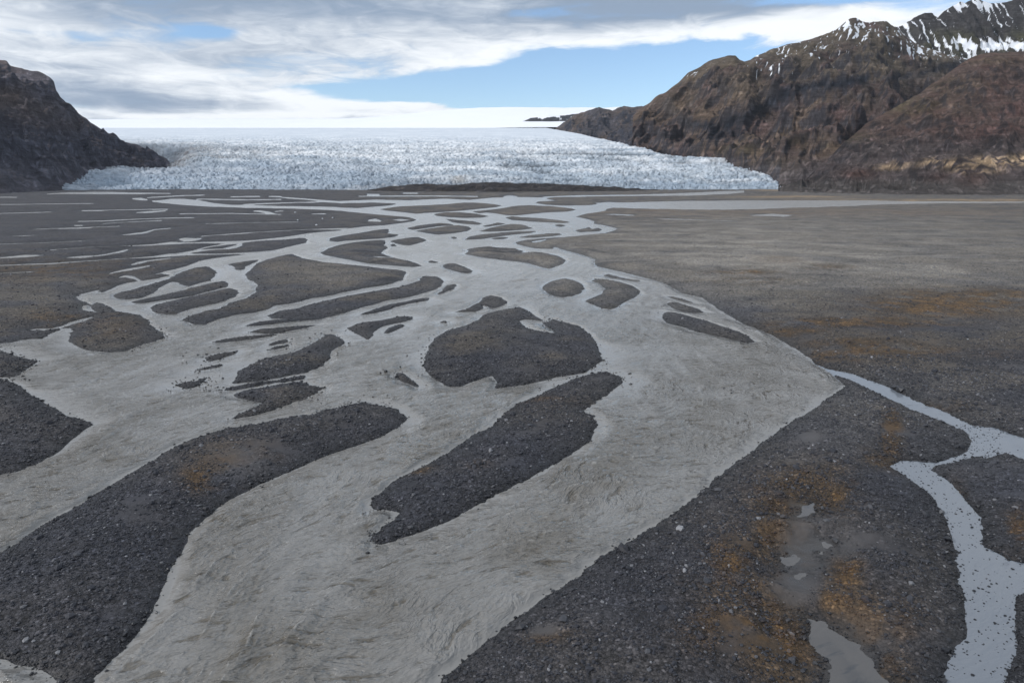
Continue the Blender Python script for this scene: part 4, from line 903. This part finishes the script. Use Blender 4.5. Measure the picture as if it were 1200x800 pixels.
def on_land(X, Y, fz, px, py):
    clump = fbm(X / 3, Y / 3, 3, 950) + .5 * fbm(X / 14, Y / 14, 2, 951)
    sl = bil(siltf, X, Y); pl = bil(pf, X, Y)
    return (fz > -.04) & (rng.random(len(X)) < np.exp(-np.maximum(Y - 110, 0) / 75.0)) & (rng.random(len(X)) < np.clip(.7 + clump, .12, 1)) & (rng.random(len(X)) > sl * 1.1) & (pl > .0)
def in_shoal(X, Y, fz, px, py):
    p = np.zeros(len(X))
    for x0, y0, x1, y1, k in SHOALS: p = np.where((px > x0) & (px < x1) & (py > y0) & (py < y1), np.maximum(p, k), p)
    depth = np.where(px > 1030, np.exp(fz / 1.6) + .08, np.exp(fz / 1.2))
    return (fz < .1) & (rng.random(len(X)) < p * depth)
def margin(X, Y, fz, px, py): return (fz < .3) & (fz > -1.2) & (rng.random(len(X)) < .40 * np.exp(np.minimum(fz, 0) / .28))
parts = [scatter(150000, 30, 62, .10, .62, on_land), scatter(190000, 62, 110, .14, .55, on_land), scatter(260000, 110, 330, .22, .42, on_land),
         scatter(170000, 30, 90, .12, .45, in_shoal), scatter(70000, 90, 180, .30, .35, in_shoal), scatter(70000, 30, 150, .20, .35, margin)]
X, Y, fz, z, px, py, size = (np.concatenate([p[i] for p in parts]) for i in range(7))
inwater = fz < .02
zz = np.where(inwater, np.maximum(z, -.02), z) + size * .10
me = bpy.data.meshes.new('gravel'); me.vertices.add(len(X)); me.vertices.foreach_set('co', np.stack([X, Y, zz], -1).astype(np.float32).ravel())
def fat(n, a, t='FLOAT'):
    at = me.attributes.new(n, t, 'POINT'); at.data.foreach_set('vector' if t == 'FLOAT_VECTOR' else 'value', a.astype(np.int32 if t == 'INT' else np.float32).ravel())
nS = len(X)
fat('rot', np.stack([rng.normal(0, .22, nS), rng.normal(0, .22, nS), rng.uniform(0, 6.28, nS)], -1), 'FLOAT_VECTOR')
fat('scl', size); fat('idx', rng.integers(0, 8, nS), 'INT')
lum = bil(C[..., 1], X, Y)
tint = np.clip(rng.normal(.22, .13, nS) + (rng.random(nS) < .05) * rng.uniform(.25, .65, nS) + (lum - .065) * 3, .02, 1)
fat('tint', tint * .92); fat('wetn', np.clip(bil(wetf, X, Y) + inwater * .8, 0, 1)); fat('mossy', bil(mo, X, Y))
gobj = link('gravel', me, 'stuff', 'loose grey cobbles and gravel strewn over the banks and islands', 'gravel')
ng = bpy.data.node_groups.new('scatter', 'GeometryNodeTree')
ng.interface.new_socket('Geometry', in_out='INPUT', socket_type='NodeSocketGeometry'); ng.interface.new_socket('Geometry', in_out='OUTPUT', socket_type='NodeSocketGeometry')
gi = ng.nodes.new('NodeGroupInput'); go = ng.nodes.new('NodeGroupOutput'); ip = ng.nodes.new('GeometryNodeInstanceOnPoints'); ci = ng.nodes.new('GeometryNodeCollectionInfo')
m2p = ng.nodes.new('GeometryNodeMeshToPoints')
ci.inputs['Collection'].default_value = src; ci.inputs['Separate Children'].default_value = True; ci.inputs['Reset Children'].default_value = True
ip.inputs['Pick Instance'].default_value = True
def na(n, t):
    k = ng.nodes.new('GeometryNodeInputNamedAttribute'); k.data_type = t; k.inputs['Name'].default_value = n; return next(o for o in k.outputs if o.enabled and o.name == 'Attribute')
ng.links.new(gi.outputs[0], m2p.inputs[0]); ng.links.new(m2p.outputs[0], ip.inputs['Points']); ng.links.new(ci.outputs[0], ip.inputs['Instance'])
ng.links.new(na('idx', 'INT'), ip.inputs['Instance Index']); ng.links.new(na('rot', 'FLOAT_VECTOR'), ip.inputs['Rotation']); ng.links.new(na('scl', 'FLOAT'), ip.inputs['Scale'])
ng.links.new(ip.outputs[0], go.inputs[0])
md = gobj.modifiers.new('scatter', 'NODES'); md.node_group = ng
print('stones', nS)

# ================================================================ air
me = bpy.data.meshes.new('haze')
hx, hy0, hy1, hz0, hz1 = 24000, -3000, 17500, -4.0, 1750.0
hv = [(-hx, hy0, hz0), (hx, hy0, hz0), (hx, hy1, hz0), (-hx, hy1, hz0), (-hx, hy0, hz1), (hx, hy0, hz1), (hx, hy1, hz1), (-hx, hy1, hz1)]
me.from_pydata(hv, [], [(3, 2, 1, 0), (4, 5, 6, 7), (0, 1, 5, 4), (1, 2, 6, 5), (2, 3, 7, 6), (3, 0, 4, 7)])
hm = bpy.data.materials.new('air'); hm.use_nodes = True; hm.node_tree.nodes.clear()
ho = hm.node_tree.nodes.new('ShaderNodeOutputMaterial'); pv = hm.node_tree.nodes.new('ShaderNodeVolumePrincipled')
pv.inputs['Color'].default_value = (.80, .88, 1.0, 1); pv.inputs['Density'].default_value = 1.1e-5; pv.inputs['Anisotropy'].default_value = .3
hm.node_tree.links.new(pv.outputs[0], ho.inputs['Volume']); me.materials.append(hm)
link('haze', me, 'stuff', 'thin bluish haze in the valley air', 'haze')

# ================================================================ single things: stranded ice, rocks in the current
def lump(name, seed, sx, sy, sz, material):
    import bmesh
    r = random.Random(seed); bm = bmesh.new(); bmesh.ops.create_icosphere(bm, subdivisions=2, radius=.5)
    cuts = [(Vector((r.uniform(-1, 1), r.uniform(-1, 1), r.uniform(-.3, 1))).normalized(), r.uniform(.27, .40)) for _ in range(7)]
    for v in bm.verts:
        c = v.co.copy()
        for nrm, dd in cuts:
            k = c.dot(nrm) - dd
            if k > 0: c -= nrm * k
        v.co = Vector((c.x * sx, c.y * sy, c.z * sz)) * r.uniform(.96, 1.04)
    me = bpy.data.meshes.new(name); bm.to_mesh(me); bm.free(); me.materials.append(material); return me
mi, nti, bi = mat('stranded_ice'); bi.inputs['Base Color'].default_value = (.78, .83, .87, 1); bi.inputs['Roughness'].default_value = .35
ni = noise(nti, position(nti), 4.0, 4, .6); nti.links.new(mixc(nti, ni, (.38, .42, .46), (.55, .58, .60)), bi.inputs['Base Color'])
for k, (x, y, s) in enumerate([(346, 251, 1.5), (349, 259.5, 1.2), (371, 266, 1.3), (379, 252, 1.5), (390, 257.5, 1.2), (378, 258, 1.1)]):
    gx, gy = g(x, y); o = link('ice_block', lump('ice_block', 70 + k, s * 1.1, s * .9, s * .8, mi), None, 'small white block of ice stranded on the dark plain left of the far channel', 'ice', 'stranded ice blocks')
    o.location = (gx, gy, float(bil(Z, np.array([gx]), np.array([gy]))[0]) + s * .2)
mr, ntr, br = mat('wet_rock'); nr_ = noise(ntr, position(ntr), 6.0, 4, .6); ntr.links.new(mixc(ntr, nr_, (.018, .018, .022), (.06, .058, .06)), br.inputs['Base Color']); br.inputs['Roughness'].default_value = .4
for k, (x, y, s, lab) in enumerate([(848.5, 455.3, .34, 'small wet black rock in the open current, upstream one of a close pair'), (856.5, 457.6, .40, 'small wet black rock in the open current, larger one of a close pair'), (857, 460.5, .26, 'tiny wet rock just downstream of the black pair')]):
    gx, gy = g(x, y); o = link('river_rock', lump('river_rock', 90 + k, s * 1.3, s, s * .8, mr), None, lab, 'rock', 'rocks in the current'); o.location = (gx, gy, .06)
